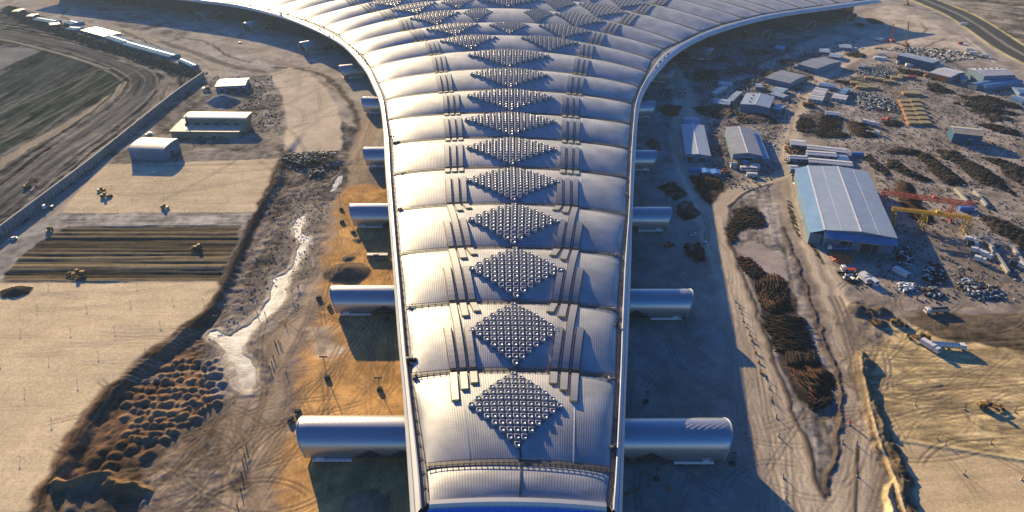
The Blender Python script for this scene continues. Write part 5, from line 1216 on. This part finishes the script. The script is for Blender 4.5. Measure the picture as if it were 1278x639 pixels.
    # tarpaulined stacks
    for i, (x, y) in enumerate(((880.5, 216.5), (892.5, 217.5))):
        p = at(x, y); T = thing('covered_stack', ['bright blue tarpaulin stack near the fork, left half', 'bright blue tarpaulin stack near the fork, right half'][i], 'covered stack', p, R(-4))
        mb = MB(); mb.box((0, 0, 0), (6.6, 7.2, 2.0), 'steel', taper=.96); mb.build('stack', T); mb = MB(); mb.prism([(-3.5, 1.6), (-3.4, 2.1), (0, 2.9), (3.4, 2.1), (3.5, 1.6), (0, 2.4)], -3.7, 3.7, 'bluet'); mb.build('tarpaulin', T)
    container('dark blue striped container left of the blue tarpaulin stacks', 865.5, 214.5, R(-2), 'blue', L=7)
    bus('white bus parked in front of the tan roofed hall', 934, 213, R(-6), 'white', L=12)
    container('short white container beside the bus in front of the tan hall', 938, 220, R(-8), 'white', L=7)
    loader('orange loader beside the blue tarpaulin stacks', 903, 216, R(20), 'orange', sc=1.0)
    loader('orange machine in front of the dull hall in the shade', 862, 201, R(90), 'orange', sc=.9)
    # formwork slabs: two long rows and a loose group
    def slabstack(px, py, rz, lab, L=7.6, W_=5.0, grp=None, front='orange'):
        p = at(px, py); T = thing('board_stack', lab, 'board stack', p, rz, grp)
        mb = MB()
        for k in range(5): mb.box((random.uniform(-.1, .1), random.uniform(-.1, .1), .25+k*.36), (L, W_, .3), front if k % 2 == 0 else 'slab')
        mb.build('boards', T); mb = MB(); mb.box((0, 0, 2.05), (L-.1, W_-.1, .12), 'slab'); mb.build('top_sheet', T)
    for i in range(6):
        f = i/5
        nth = ('farthest', 'second farthest', 'third farthest', 'third nearest', 'second nearest', 'nearest')[i]
        slabstack(1127.5+11*f, 128+27*f, R(-3), nth+' board stack of the left long row, orange at its edges', 8.5, 6.6, 'board stacks in the left row')
        slabstack(1141+13*f, 127+28*f, R(-3), nth+' board stack of the right long row, yellow at its edges', 8.5, 6.6, 'board stacks in the right row', 'yellow')
    slabstack(1137, 118, R(-8), 'tan board stack crossing the head of the two long rows', 16, 7)
    for (x, y), lb in zip(a2((520, 240), (575, 252), (560, 268), (625, 268), (615, 205), (680, 215), (740, 228), (790, 205), (840, 195)),
                    ('tan board stack at the left corner of the loose group', 'tan board stack second from the left corner of the loose group', 'orange-edged board stack at the near corner of the loose group', 'orange-edged board stack at the near right of the loose group',
                     'yellowish board stack in the upper row, leftmost', 'yellowish board stack in the upper row, second', 'orange-edged board stack in the upper row, third', 'green-tinted board stack in the upper row, fourth', 'yellow board stack ending the upper row by the red box')):
        slabstack(x, y, R(-20), lb, 10, 6.5)
    container('small red container at the end of the upper board row', 1137, 98, R(-8), 'red', L=8)
    container('red container beside the far scrap by the highway', 1198, 55, R(5), 'red', L=5)
    loader('orange loader in front of the open orange hall', *a3((205, 243))[0], R(0), 'orange'); excavator('yellow excavator between the board rows and the dark stacks', *a3((408, 425))[0], R(-60), .2)
    # gantry cranes
    def gantry(lab, a, b, h, m, legs, gw=2.2, gd=2.0):
        A, B = Vector(P0(*a, h)), Vector(P0(*b, h)); d = B-A; L = d.length; T = thing('gantry_crane', lab, 'gantry crane', ((A.x+B.x)/2, (A.y+B.y)/2, 0), math.atan2(d.y, d.x))
        mb = MB(); n = int(L/3)
        for s in (-1, 1):
            for zz in (0, gd): mb.bar((-L/2, s*gw/2, h+zz), (L/2, s*gw/2, h+zz), .34, m)
            for i in range(n):
                x0 = -L/2+L*i/n; x1 = x0+L/n; mb.bar((x0, s*gw/2, h+(0 if i % 2 else gd)), (x1, s*gw/2, h+(gd if i % 2 else 0)), .2, m)
        for i in range(n+1):
            x0 = -L/2+L*i/n; mb.bar((x0, -gw/2, h+gd), (x0, gw/2, h+gd), .12, m); mb.bar((x0, -gw/2, h), (x0, gw/2, h), .12, m)
        mb.build('girder', T)
        for f in legs:
            x = -L/2+L*f; mb = MB()
            for s in (-1, 1):
                mb.bar((x-.8, s*gw/2, h), (x-1.6, s*4.2, .6), .3, m); mb.bar((x+.8, s*gw/2, h), (x+1.6, s*4.2, .6), .3, m)
            for zf in (.3, .6):
                for s in (-1, 1): mb.bar((x-1.3, s*(gw/2+(4.2-gw/2)*(1-zf)), h*zf), (x+1.3, s*(gw/2+(4.2-gw/2)*(1-zf)), h*zf), .15, m)
            mb.bar((x, -4.6, .6), (x, 4.6, .6), .4, m); mb.bar((x, -4, h*.35), (x, 4, h*.35), .15, m); mb.build('leg', T)
        mb = MB(); mb.box((L*.08, 0, h+gd+.1), (2.6, 2.6, 1.4), m, taper=.9); mb.build('trolley', T)
    gantry('red lattice gantry crane reaching from the right side of the largest warehouse', (1099, 242), (1215, 257), 11, 'crane_red', (.05, .80))
    gantry('yellow gantry crane standing nearer than the red one', (1113, 261.5), (1212, 273), 10, 'crane_yellow', (.04, .44, .99), 1.6, 1.4)
    # mobile crane + tower crane in the far sand
    def lattice(lab, px, py, top, h, m='steel'):
        p = at(px, py); q = Vector(P0(*top, h)); T = thing('crawler_crane', lab, 'crane', p)
        mb = MB(); d = q-p; n = 14; s0 = [Vector((.7, .7, 0)), Vector((-.7, .7, 0)), Vector((-.7, -.7, 0)), Vector((.7, -.7, 0))]
        for v in s0: mb.bar(v+Vector((0, 0, 2)), d+v*.4, .16, m)
        for i in range(n):
            f0, f1 = i/n, (i+1)/n
            for j in range(4): mb.bar(d*f0+s0[j]*(1-.6*f0)+Vector((0, 0, 2*(1-f0))), d*f1+s0[(j+1) % 4]*(1-.6*f1)+Vector((0, 0, 2*(1-f1))), .09, m)
        mb.build('boom', T); mb = MB(); mb.box((0, -1, 1.0), (3.6, 6, 2.2), 'yellow' if m == 'steel' else m); mb.build('body', T)
        for s in (-1, 1): mb = MB(); mb.box((s*2.2, 0, 0), (1.0, 6.5, 1.1), 'dark'); mb.build('track', T)
    lattice('tall grey lattice crane standing on the sunlit far sand', 1130, 57, (1134.5, 27), 36); lattice('thin red lattice crane left of the grey one, in the shade', 1112, 52, (1115, 30), 28, 'red'); lattice('yellow crane boom at the top edge beside the highway', 1131, 6, (1136, -8), 22, 'yellow')
    # vehicles
    car('white car in the roof shade on the main dirt road', 866, 294, R(200), 'white'); car('silver car in the shade nearer the road than the white one', 881, 305, R(100), 'white', kind='van')
    bus('white bus parked beside a lorry below the largest warehouse', 1084, 351, R(-72), 'white', L=11)
    truck('lorry', 'white lorry parked to the left of the white bus', 1077.5, 351, R(-75), kind='box', bed='white', L=7)
    truck('dump_truck', 'dump truck with pale sides and a dark load above the dark soil strip', 1168, 390, R(186), bed='conc', kind='dump', L=12.5)
    truck('tanker_truck', 'long silver tanker truck on the yellow yard', 1181, 435, R(-6), bed='white', kind='tank', L=16)
    truck('lorry', 'white lorry parked across the rear end of the tanker', 1159.5, 435.5, R(-62), kind='box', bed='white', L=9)
    loader('yellow road grader casting a long shadow on the lower right pad', 1234, 509, R(-8), kind='grader', sc=1.1)
    loader('yellow grader behind the tanker at the edge of the dark soil', 1148, 423, R(172), kind='grader', sc=1.1)
    excavator('yellow excavator facing the dark spoil heaps', 1092, 404, R(95), .2, sc=1.0); loader('yellow wheel loader right of the spoil heap excavator', 1120, 405, R(-25), kind='loader', sc=1.1)
    truck('dump_truck', 'dark blue open lorry directly behind the red heap', 1046, 312, R(176), bed='blue', cab='white', kind='dump', L=13)
    truck('lorry', 'dark red flatbed lorry in front of the red heap', 1058, 338, R(176), bed='red', cab='white', kind='flat', L=8)
    container('white box container lying in the yard below the gantry cranes', 1124, 342, R(-62), 'white', L=8.5, W_=3)
    container('blue container under the front canopy of the largest warehouse', 1083, 306, R(-7), 'bluet', L=6)
    container('second pale container under the front canopy, nearer the right corner', 1097, 309, R(-7), 'white', L=5)
    for (x, y), lb, rz in zip(a8((490, 118), (530, 190), (598, 222), (552, 250), (505, 150), (790, 278)), ('white cabin van nearest the yellow gantry', 'white cabin lorry second below the yellow gantry', 'pale flat lorry beside the long concrete beam', 'boxy white van, the nearest of the group by the beam', 'dark lorry between the white cabin vans', 'small dark lorry between the two right-hand beams'), (-30, -35, -60, -40, -20, -30)):
        truck('lorry', lb, x, y, R(rz), bed='white' if 'dark' not in lb else 'dsteel', cab='white', kind='box', L=6.0)
    for (x, y), rz, lb in zip(a2((600, 505), (632, 515), (625, 565), (640, 572)), (-35, -35, -40, -42), ('far white lorry of the pair parked side by side in the sunny yard', 'near white lorry of the pair parked side by side in the sunny yard', 'long white flat lorry in front of the rusty scaffold pile', 'dark lorry hidden behind the long white flat one')):
        truck('lorry', lb, x, y, R(rz), bed='white' if 'dark' not in lb else 'dsteel', kind='box' if 'pair' in lb else 'flat', L=9)
    truck('lorry', 'red lorry beside the dark scrap in the middle of the sunny yard', *a2((715, 480))[0], R(-10), bed='red', cab='red', kind='flat', L=7)
    container('rusty brown container by the curved lit road', *a2((205, 385))[0], R(-8), 'brown2', L=9, W_=5)
    for (x, y), lb in zip(Z(1060, 0, 5.862)((835, 185), (880, 375), (905, 400), (990, 420), (240, 408), (215, 300)), ('white lorry on the verge at the left edge line of the highway', 'white lorry in the far scrap, farther of two', 'white lorry in the far scrap, nearer of two', 'white van in the far scrap beside the pale kerb', 'dark lorry left of the dark blue hall', 'white van in the shade below the thin red crane')):
        truck('lorry', lb, x, y, R(-30), bed='white', kind='box', L=8)
    # big concrete beams
    for (p, q), lb in zip((a6((390, 415), (470, 500)), a6((515, 428), (598, 528)), a8((600, 118), (740, 335)), a8((752, 138), (850, 285)), a6((480, 450), (560, 485))),
                          ('concrete beam left of the far pair by the red gantry end', 'concrete beam right of the far pair by the red gantry end', 'long pale concrete beam near the parked cabin vans', 'concrete beam at the right edge of the photo', 'slanting short beam between the far pair')):
        A, B = at(*p), at(*q); d = B-A; L = d.length; T = thing('concrete_beam', lb, 'concrete beam', (A+B)/2, math.atan2(d.y, d.x))
        mb = MB(); mb.box((0, 0, .5), (L, 1.8, .5), 'conc'); mb.box((0, 0, 1.0), (L, .8, 1.0), 'conc'); mb.box((0, 0, 2.0), (L, 1.5, .35), 'conc'); mb.build('beam', T)
        mb = MB(); [mb.box((x, 0, 0), (.6, 2.6, .52), 'timber') for x in (-L*.4, 0, L*.4)]; mb.build('bearers', T)
    container('pale block under the right end of the red gantry', 1205, 262, R(-3), 'bluet', L=9, W_=3)
    # ---- piles
    # rebar on the island
    cols = ['brown', 'brown2', 'black', 'black']
    i1 = Z(900, 220, 3.994); i2 = Z(900, 370, 4.26)
    piles = [(i1((115, 150), (190, 185), (215, 240), (205, 262), (120, 250), (85, 255), (60, 300), (90, 330), (50, 330), (40, 280), (60, 220)), 420, 5, 'rusty scaffold tube pile at the head of the island between the roads', R(30)),
             (i1((85, 400), (130, 410), (205, 480), (215, 500), (180, 520), (120, 470)), 240, 4, 'narrow rusty tube pile on the left edge of the island', R(20)),
             (i1((160, 530), (230, 500), (300, 495), (330, 550), (335, 640), (200, 640)), 420, 5, 'broad rusty tube pile at the middle of the island', R(70)),
             (i2((200, 0), (350, -10), (360, 60), (330, 75), (260, 90), (215, 50)), 300, 5, 'reddish tube pile just below the middle pile of the island', R(100)),
             (i2((255, 100), (390, 110), (445, 240), (460, 290), (340, 305), (300, 200)), 520, 8, 'black combed bar stack lying across the island', R(-4)),
             (i2((340, 315), (460, 295), (520, 320), (525, 370), (370, 400), (345, 350)), 420, 5, 'reddish tube pile below the black combed bar stack', R(80)),
             (i2((370, 400), (520, 370), (580, 400), (590, 460), (560, 520), (500, 560), (420, 480)), 420, 5, 'large loose rusty tube pile at the lower end of the island', R(110)),
             (i2((440, 520), (500, 560), (580, 540), (570, 590), (500, 600)), 90, 4, 'small dark remnant tube pile at the lower tip of the island', R(30)),
             (a4((215, 265), (330, 265), (420, 290), (430, 340), (330, 350), (340, 440), (300, 400)), 420, 5, 'dark tube pile inside the fork of the shaded roads', R(70)),
             (a4((15, 330), (100, 310), (140, 350), (185, 400), (130, 425), (80, 380)), 260, 5, 'dark tube pile in the shade beside the fourth tube', R(30)),
             (a4((135, 460), (220, 440), (262, 540), (200, 555), (140, 520)), 240, 5, 'dark tube pile in the shade just above the right third tube', R(60)),
             (Z(640, 210, 2.987)((635, 290), (690, 280), (715, 310), (722, 350), (690, 345), (640, 320)), 160, 4, 'dark tube pile in the shade between second and third right tubes', R(60)),
             (a2((285, 455), (330, 425), (420, 470), (430, 540), (350, 570), (260, 570)), 300, 5, 'dark machinery heap behind the long row cabins', R(40)),
             (a2((120, 500), (160, 450), (230, 470), (260, 520), (210, 565), (130, 550)), 260, 4, 'dark scrap heap at the corner of the lit curved road', R(60)),
             (a2((265, 575), (360, 560), (460, 570), (470, 600), (300, 600)), 180, 4, 'low dark heap along the yard track', R(0)),
             (a2((470, 500), (540, 490), (600, 540), (640, 590), (590, 600), (520, 580)), 300, 6, 'rusty scaffold pile in front of the white flat lorry', R(-40)),
             (a2((700, 490), (770, 480), (835, 500), (830, 525), (720, 515)), 150, 4, 'dark heap in the middle of the sunny yard', R(20)),
             (a2((390, 215), (470, 228), (465, 240), (395, 225)), 60, 5, 'thin dark bar stack beside the lit curved road', R(-15)),
             (a6((35, 370), (80, 360), (110, 420), (140, 500), (230, 600), (200, 640), (120, 600), (60, 520), (20, 430)), 480, 6, 'dark timber and bar litter under the gantry cranes', R(-50)),
             (i1((325, 115), (350, 130), (380, 240), (405, 330), (395, 340), (350, 240), (330, 160)), 90, 2.0, 'thin dark row of rods in the middle of the lit curved road', R(100)),
             (i1((385, 145), (400, 150), (450, 260), (460, 330), (520, 450), (500, 440), (430, 330)), 110, 2.2, 'thin dark row of rods along the left side of the largest warehouse', R(110)),
             ]
    for k, (pp, n, L, lb, an) in enumerate(piles):
        sticks('scaffold_pile' if 'tube' in lb or 'scaffold' in lb else 'scrap_heap', lb, 'scaffold pile' if 'tube' in lb or 'scaffold' in lb else 'scrap heap', pp, int(n*1.2), L*1.3, .36 if L > 3 else .25, 1.3 if L > 3 else .4, cols if 'black' not in lb else ['black', 'black', 'brown'], an, .38 if 'combed' not in lb else .12, seedz=k*9)
    # combed black patches far right of yard: heaps of dark stacks
    for k, (pp, n, lb) in enumerate(((a6((0, 140), (150, 150), (250, 200), (360, 285), (465, 370), (340, 375), (260, 310), (190, 230), (130, 180), (0, 170)), 1400, 'long dark crescent of scrap, left of the diagonal track'), (a6((0, 215), (60, 265), (170, 320), (240, 350), (150, 350), (20, 290), (-60, 240)), 350, 'lower dark arm of the scrap crescent'),
                               (a6((270, 145), (400, 155), (470, 215), (570, 255), (680, 325), (730, 390), (820, 465), (700, 405), (600, 380), (500, 330), (420, 240), (310, 200)), 1500, 'dark scrap band right of the diagonal track'), (a6((560, 195), (700, 210), (850, 270), (852, 395), (760, 325), (680, 250)), 600, 'dark scrap band touching the right edge of the photo'),
                               ([(1224, 272), (1235, 270), (1278, 287), (1290, 300), (1290, 322), (1262, 300), (1240, 290)], 450, 'black stacked scrap below the barn side of the right edge'),
                               (a3((455, 430), (520, 370), (640, 380), (830, 440), (840, 465), (700, 440), (560, 400)), 420, 'dark stack rows, farthest, near the blue sheds'), (a3((450, 430), (600, 430), (800, 490), (780, 500), (560, 480)), 380, 'dark stack rows, middle, near the blue sheds'),
                               (a3((520, 560), (640, 560), (800, 600), (830, 640), (700, 620)), 300, 'dark stack rows, nearest, beside the barn'), (a3((200, 295), (250, 285), (395, 345), (380, 360), (220, 340)), 220, 'dark heap between the board rows and the open hall'),
                               (a3((0, 190), (60, 200), (180, 215), (170, 240), (40, 225)), 160, 'dark litter behind the board stacks'), (a3((160, 215), (225, 230), (330, 265), (240, 265)), 140, 'dark litter in front of the orange open hall'))):
        sticks('scrap_heap', lb, 'scrap heap', pp, n, 2.4, .5, 2.2, ['black', 'black', 'black', 'brown'], 0, 3.0, 'blk', seedz=k*5)
    for k, (pp, n, lb, ms) in enumerate(((a2((500, 150), (560, 130), (660, 125), (780, 160), (800, 190), (700, 195), (560, 180)), 500, 'bluish scrap field farthest from the pier, above the board stacks', ['dsteel', 'concd', 'steel', 'black', 'wallb']), (a2((490, 300), (560, 285), (720, 330), (810, 380), (820, 440), (720, 410), (600, 415), (530, 390), (540, 340)), 800, 'wide bluish scrap field of small pieces below the board stacks', ['dsteel', 'black', 'concd', 'steel', 'wallb']),
                               (a8((415, 395), (450, 358), (530, 372), (640, 410), (725, 460), (690, 500), (560, 508), (450, 460)), 480, 'heap of blue-grey sheet scrap standing alone in the lower yard', ['roofb', 'steel', 'dsteel', 'roofB', 'brown', 'black', 'dsteel']), (a8((0, 420), (20, 390), (130, 395), (160, 440), (60, 460)), 160, 'blue and white scrap pieces beside the white box container', ['roofb', 'white', 'dsteel', 'blue']),
                               (a8((160, 360), (220, 250), (300, 280), (330, 360), (310, 400), (240, 400)), 300, 'brown scrap heap right of the white box container', ['brown', 'black', 'dsteel', 'brown2', 'white']), (a8((170, 430), (260, 420), (330, 480), (300, 500), (190, 480)), 120, 'loose lattice pieces below the brown scrap heap', ['dsteel', 'brown', 'wallb']),
                               (a8((0, 150), (90, 160), (120, 260), (60, 280), (0, 240)), 220, 'scrap heap at the near right corner of the largest warehouse', ['brown', 'black', 'dsteel', 'white']), (a7((405, 320), (530, 300), (560, 380), (500, 400), (430, 350)), 140, 'small litter heap left of the parked lorry and bus', ['dsteel', 'brown', 'white', 'black']),
                               (a7((345, 195), (400, 190), (490, 215), (500, 255), (430, 260), (370, 240)), 420, 'bright red-orange heap in front of the dark blue lorry', ['orange', 'red', 'orange']), (a5((50, 105), (95, 90), (190, 130), (190, 180), (100, 180), (50, 160)), 160, 'rusty yard litter between the short white cabins', ['brown', 'timber', 'black', 'orange']),
                               (a5((50, 205), (200, 215), (205, 245), (60, 240)), 110, 'dark yard litter in front of the narrow white cabin', ['brown', 'steel', 'black']), (a5((90, 280), (150, 290), (200, 540), (240, 560), (180, 520), (110, 380)), 130, 'mixed litter along the left wall of the largest warehouse', ['brown', 'white', 'orange', 'dsteel']),
                               (a5((600, 170), (700, 250), (750, 300), (730, 330), (640, 270), (580, 210)), 220, 'dark litter strip behind the right corner of the largest warehouse', ['black', 'brown', 'dsteel']), (a5((120, 10), (220, 0), (410, 20), (470, 50), (280, 40), (200, 30)), 200, 'dark litter along the yard track above the white rows', ['black', 'brown', 'dsteel']),
                               (a1((235, 400), (280, 385), (480, 420), (470, 460), (400, 475), (280, 440)), 260, 'dark debris bank behind the blue-striped cabin', ['black', 'brown', 'dsteel']), (a1((520, 435), (600, 445), (665, 500), (600, 505), (525, 485)), 220, 'dark debris left of the road to the vented hall', ['black', 'dsteel']), (a1((620, 430), (740, 440), (800, 490), (770, 510), (680, 490)), 180, 'dark debris under the vented hall', ['black', 'dsteel', 'brown']),
                               (a1((10, 400), (60, 380), (170, 385), (150, 440), (90, 460), (30, 440)), 180, 'brown debris patch nearest the pier in the shade', ['brown', 'black']), (a1((240, 150), (380, 140), (400, 170), (320, 220), (240, 215)), 220, 'dark red debris patch under the flare', ['brown', 'black', 'brown2']), (a1((460, 175), (520, 130), (640, 110), (690, 140), (560, 185)), 240, 'oval debris patch with pale stones under the flare', ['brown', 'concd', 'black']),
                               (a1((560, 20), (700, 10), (780, 30), (660, 65), (570, 50)), 200, 'dark debris patch far up beside the shaded road', ['black', 'brown']), (a1((0, 280), (200, 270), (190, 330), (60, 350), (0, 330)), 160, 'greenish site clutter in the deepest shade', ['dsteel', 'concd', 'steel']), (a1((510, 240), (660, 180), (740, 200), (620, 260), (560, 265)), 380, 'mixed clutter between the cabin square and the far halls', ['dsteel', 'brown', 'concd']))):
        sticks('debris_heap', lb, 'debris heap', pp, n, 1.9, .5, 1.0, ms, 0, 3, 'blk', seedz=k*3)
    # general fine litter of the yards: nobody could count it
    sticks('yard_litter', 'fine scattered litter over the shaded yards on the right', 'litter', [(870, 90), (1080, 45), (1010, 100), (985, 150), (960, 240), (910, 235), (880, 190)], 2600, 1.2, .5, .35, ['brown', 'black', 'concd', 'steel', 'wallb'], 0, 3, 'blk', kind='stuff')
    sticks('yard_litter', 'fine scattered litter over the sunlit yards on the right', 'litter', [(1000, 105), (1120, 70), (1278, 100), (1290, 380), (1140, 380), (1060, 360), (1110, 300), (1090, 210), (1000, 165)], 5200, 1.0, .45, .3, ['brown', 'black', 'black', 'concd', 'brown2', 'conc'], 0, 3, 'blk', kind='stuff')
    sticks('yard_litter', 'fine scattered litter beside the far highway', 'litter', [(1060, 60), (1130, 60), (1180, 60), (1230, 72), (1180, 78), (1120, 64)], 350, 2.0, .7, .5, ['brown', 'black', 'concd', 'white'], 0, 3, 'blk', kind='stuff')
    # marker posts with shadows on the right
    b4 = Z(900, 500, 3.381); b2 = Z(900, 370, 4.26)
    def posts(lb, grp, pts, h, m, r=.16, nm='marker_post', foot=True):
        first = None
        for x, y in pts:
            p = at(x, y)
            if first is None:
                first = thing(nm, lb, nm.replace('_', ' '), p, 0, grp); mb = MB(); mb.bar((0, 0, -.2), (.1, .05, h), r, m, 6); mb.build('post', first)
                if foot: mb = MB(); mb.box((0, 0, 0), (.9, .9, .35), 'conc' if m != 'orange' else 'orange', taper=.7); mb.build('foot', first)
            else: dup(first, p, random.uniform(0, 6), lb, nm.replace('_', ' '), grp)
    posts('dark barrier post with a long shadow on the right haul roads', 'barrier posts on the right haul roads', b4((98, 148), (215, 8), (232, 72), (242, 152), (262, 325), (272, 420), (512, 180), (572, 188), (574, 318), (650, 205))+b2((78, 30), (95, 60), (108, 90), (115, 130), (135, 165), (150, 205), (240, 440), (255, 490), (268, 550)), 2.0, 'black', .17)
    posts('small orange warning barrel beside the edge of the roof shade', 'orange barrels along the shade edge', b2((163, 238), (183, 302), (200, 352), (208, 400), (212, 410)), 1.1, 'yellow', .5, 'warning_barrel', False)
    posts('thin stake on the smooth yellow pad at lower right', 'stakes on the lower right pad', b4((1137, 180), (1025, 312), (1268, 335), (910, 162), (818, 20), (1028, 36), (1238, 48), (945, 190)), 2.8, 'brown', .1)
    posts('red marker post on the sand between the two near roads', 'red marker', b4((540, 100),), 2.4, 'red', .3)
    b3 = Z(770, 490, 4.29)
    posts('yellow block in the dotted line in the deep shade at the bottom', 'yellow blocks in the bottom shade', b3((48, 547), (66, 541), (105, 528), (120, 520), (175, 500), (270, 512), (283, 520)), .9, 'yellow', .5, 'warning_block', False)
    for (x, y), lb in zip(b3((155, 55), (210, 468), (615, 385)), ('dark site light standing in the shade behind the nearest right tube', 'dark site light standing in front of the nearest right tube', 'dark site light near the mouth of the nearest right tube')):
        p = at(x, y); T = thing('site_light', lb, 'site light', p); mb = MB(); mb.box((0, 0, 0), (2.0, 1.4, 1.3), 'dsteel'); mb.build('base', T); mb = MB(); mb.bar((0, 0, 1), (0, 0, 6), .13, 'dsteel'); mb.build('pole', T); mb = MB(); mb.box((0, 0, 5.8), (1.6, .4, .6), 'dsteel'); mb.build('lamp_head', T)
    # cable drums with rope tails, red machine
    loader('red wheeled machine in the shade between second and third right tubes', *Z(640, 210, 2.987)((580, 292))[0], R(20), 'red'); 
    # machines & crates resting on the rim and seams of the roof
    def roofkit(px, py, lb, n=5, s=1.0, m=('dsteel', 'steel'), grp=None):
        p = Vector(P0(px, py, 26.0)); T = thing('roof_equipment', lb, 'roof equipment', p, random.uniform(-.2, .2), grp)
        mb = MB()
        for i in range(n): mb.box((random.uniform(-1.4, 1.4)*s, random.uniform(-1, 1)*s, -.9), (random.uniform(.5, 1.3)*s, random.uniform(.4, .9)*s, random.uniform(1.0, 1.9)), random.choice(m))
        mb.build('crates', T); mb = MB(); mb.bar((-1.8*s, 0, -.2), (1.8*s, .2, .6), .12, 'steel'); mb.bar((0, 0, 0), (.4, .5, 2.4), .1, 'dsteel'); mb.build('pole', T)
    for x, y, lb, n, s in ((514, 449, 'dark platform clutter on the left rim between the third and second seams', 9, 1.3), (519, 470, 'crate cluster at the left end of the second seam', 4, .9), (514, 384, 'pale box cluster at the left end of the third seam', 4, .8), (499, 262, 'crates at the left end of the fifth seam', 4, .9), (505, 217, 'dark crates at the left end of the sixth seam', 6, 1.2),
                           (495, 178, 'dark crates strewn at the left end of the seventh seam', 6, 1.3), (490, 170, 'small kit on the left rim above the seventh seam', 3, .8), (761, 473, 'white box at the right end of the second seam', 4, 1.0), (764, 385, 'white kit at the right end of the third seam', 4, 1.0), (766, 318, 'white kit at the right end of the fourth seam', 4, .9), (764, 557, 'reddish kit on the right rim near the tip', 4, 1.0),
                           (771, 405, 'dark kit on the right rim below the third seam', 3, .8), (780, 242, 'orange kit on the right rim below the sixth seam', 3, .8)):
        roofkit(x, y, lb, n, s, ('dsteel', 'steel', 'brown') if 'white' not in lb and 'pale' not in lb else ('white', 'steel'))
    for i, (x, y) in enumerate(((487, 126), (456, 76), (452, 72), (448, 68), (444, 64), (440, 60), (416, 44), (410, 41), (404, 38), (398, 35), (392, 31), (384, 27), (376, 24), (350, 17), (818, 84), (824, 77), (829, 72), (834, 67))):
        roofkit(x, y, 'small dark equipment crates on the curved '+('left' if x < 600 else 'right')+' rim of the flare', 3, .8, grp='equipment crates on the '+('left' if x < 600 else 'right')+' flare rim')
    for x, y in ((874, 36.5), (901, 27), (928.5, 20.5), (951, 15.5), (971, 13.5), (1000, 9), (1023.8, 5.5)):
        p = Vector(P0(x, y, 25.6)); T = thing('roof_plant_box', 'pale plant box on the right rim of the flare at a seam end', 'plant box', p, -.3, 'plant boxes at the seam ends'); mb = MB(); mb.box((0, 0, -.3), (5, 2.6, 1.3), 'white'); mb.build('body', T); mb = MB(); mb.box((0, 0, 1.0), (4.6, 2.2, .15), 'steel'); mb.build('lid', T)
right()
# ================================================================== HAZE
def haze():
    m = bpy.data.materials.new('pale_haze'); m.use_nodes = True; t = m.node_tree; t.nodes.clear()
    v = t.nodes.new('ShaderNodeVolumePrincipled'); v.inputs['Density'].default_value = .00006; v.inputs['Color'].default_value = (.55, .76, 1.0, 1); v.inputs['Anisotropy'].default_value = .2
    o = t.nodes.new('ShaderNodeOutputMaterial'); t.links.new(v.outputs[0], o.inputs['Volume'])
    mb = MB(); mb.box((0, 6200, -12), (19000, 16000, 224), m); ob = mb.build('haze'); tag(ob, kind='stuff')
haze()
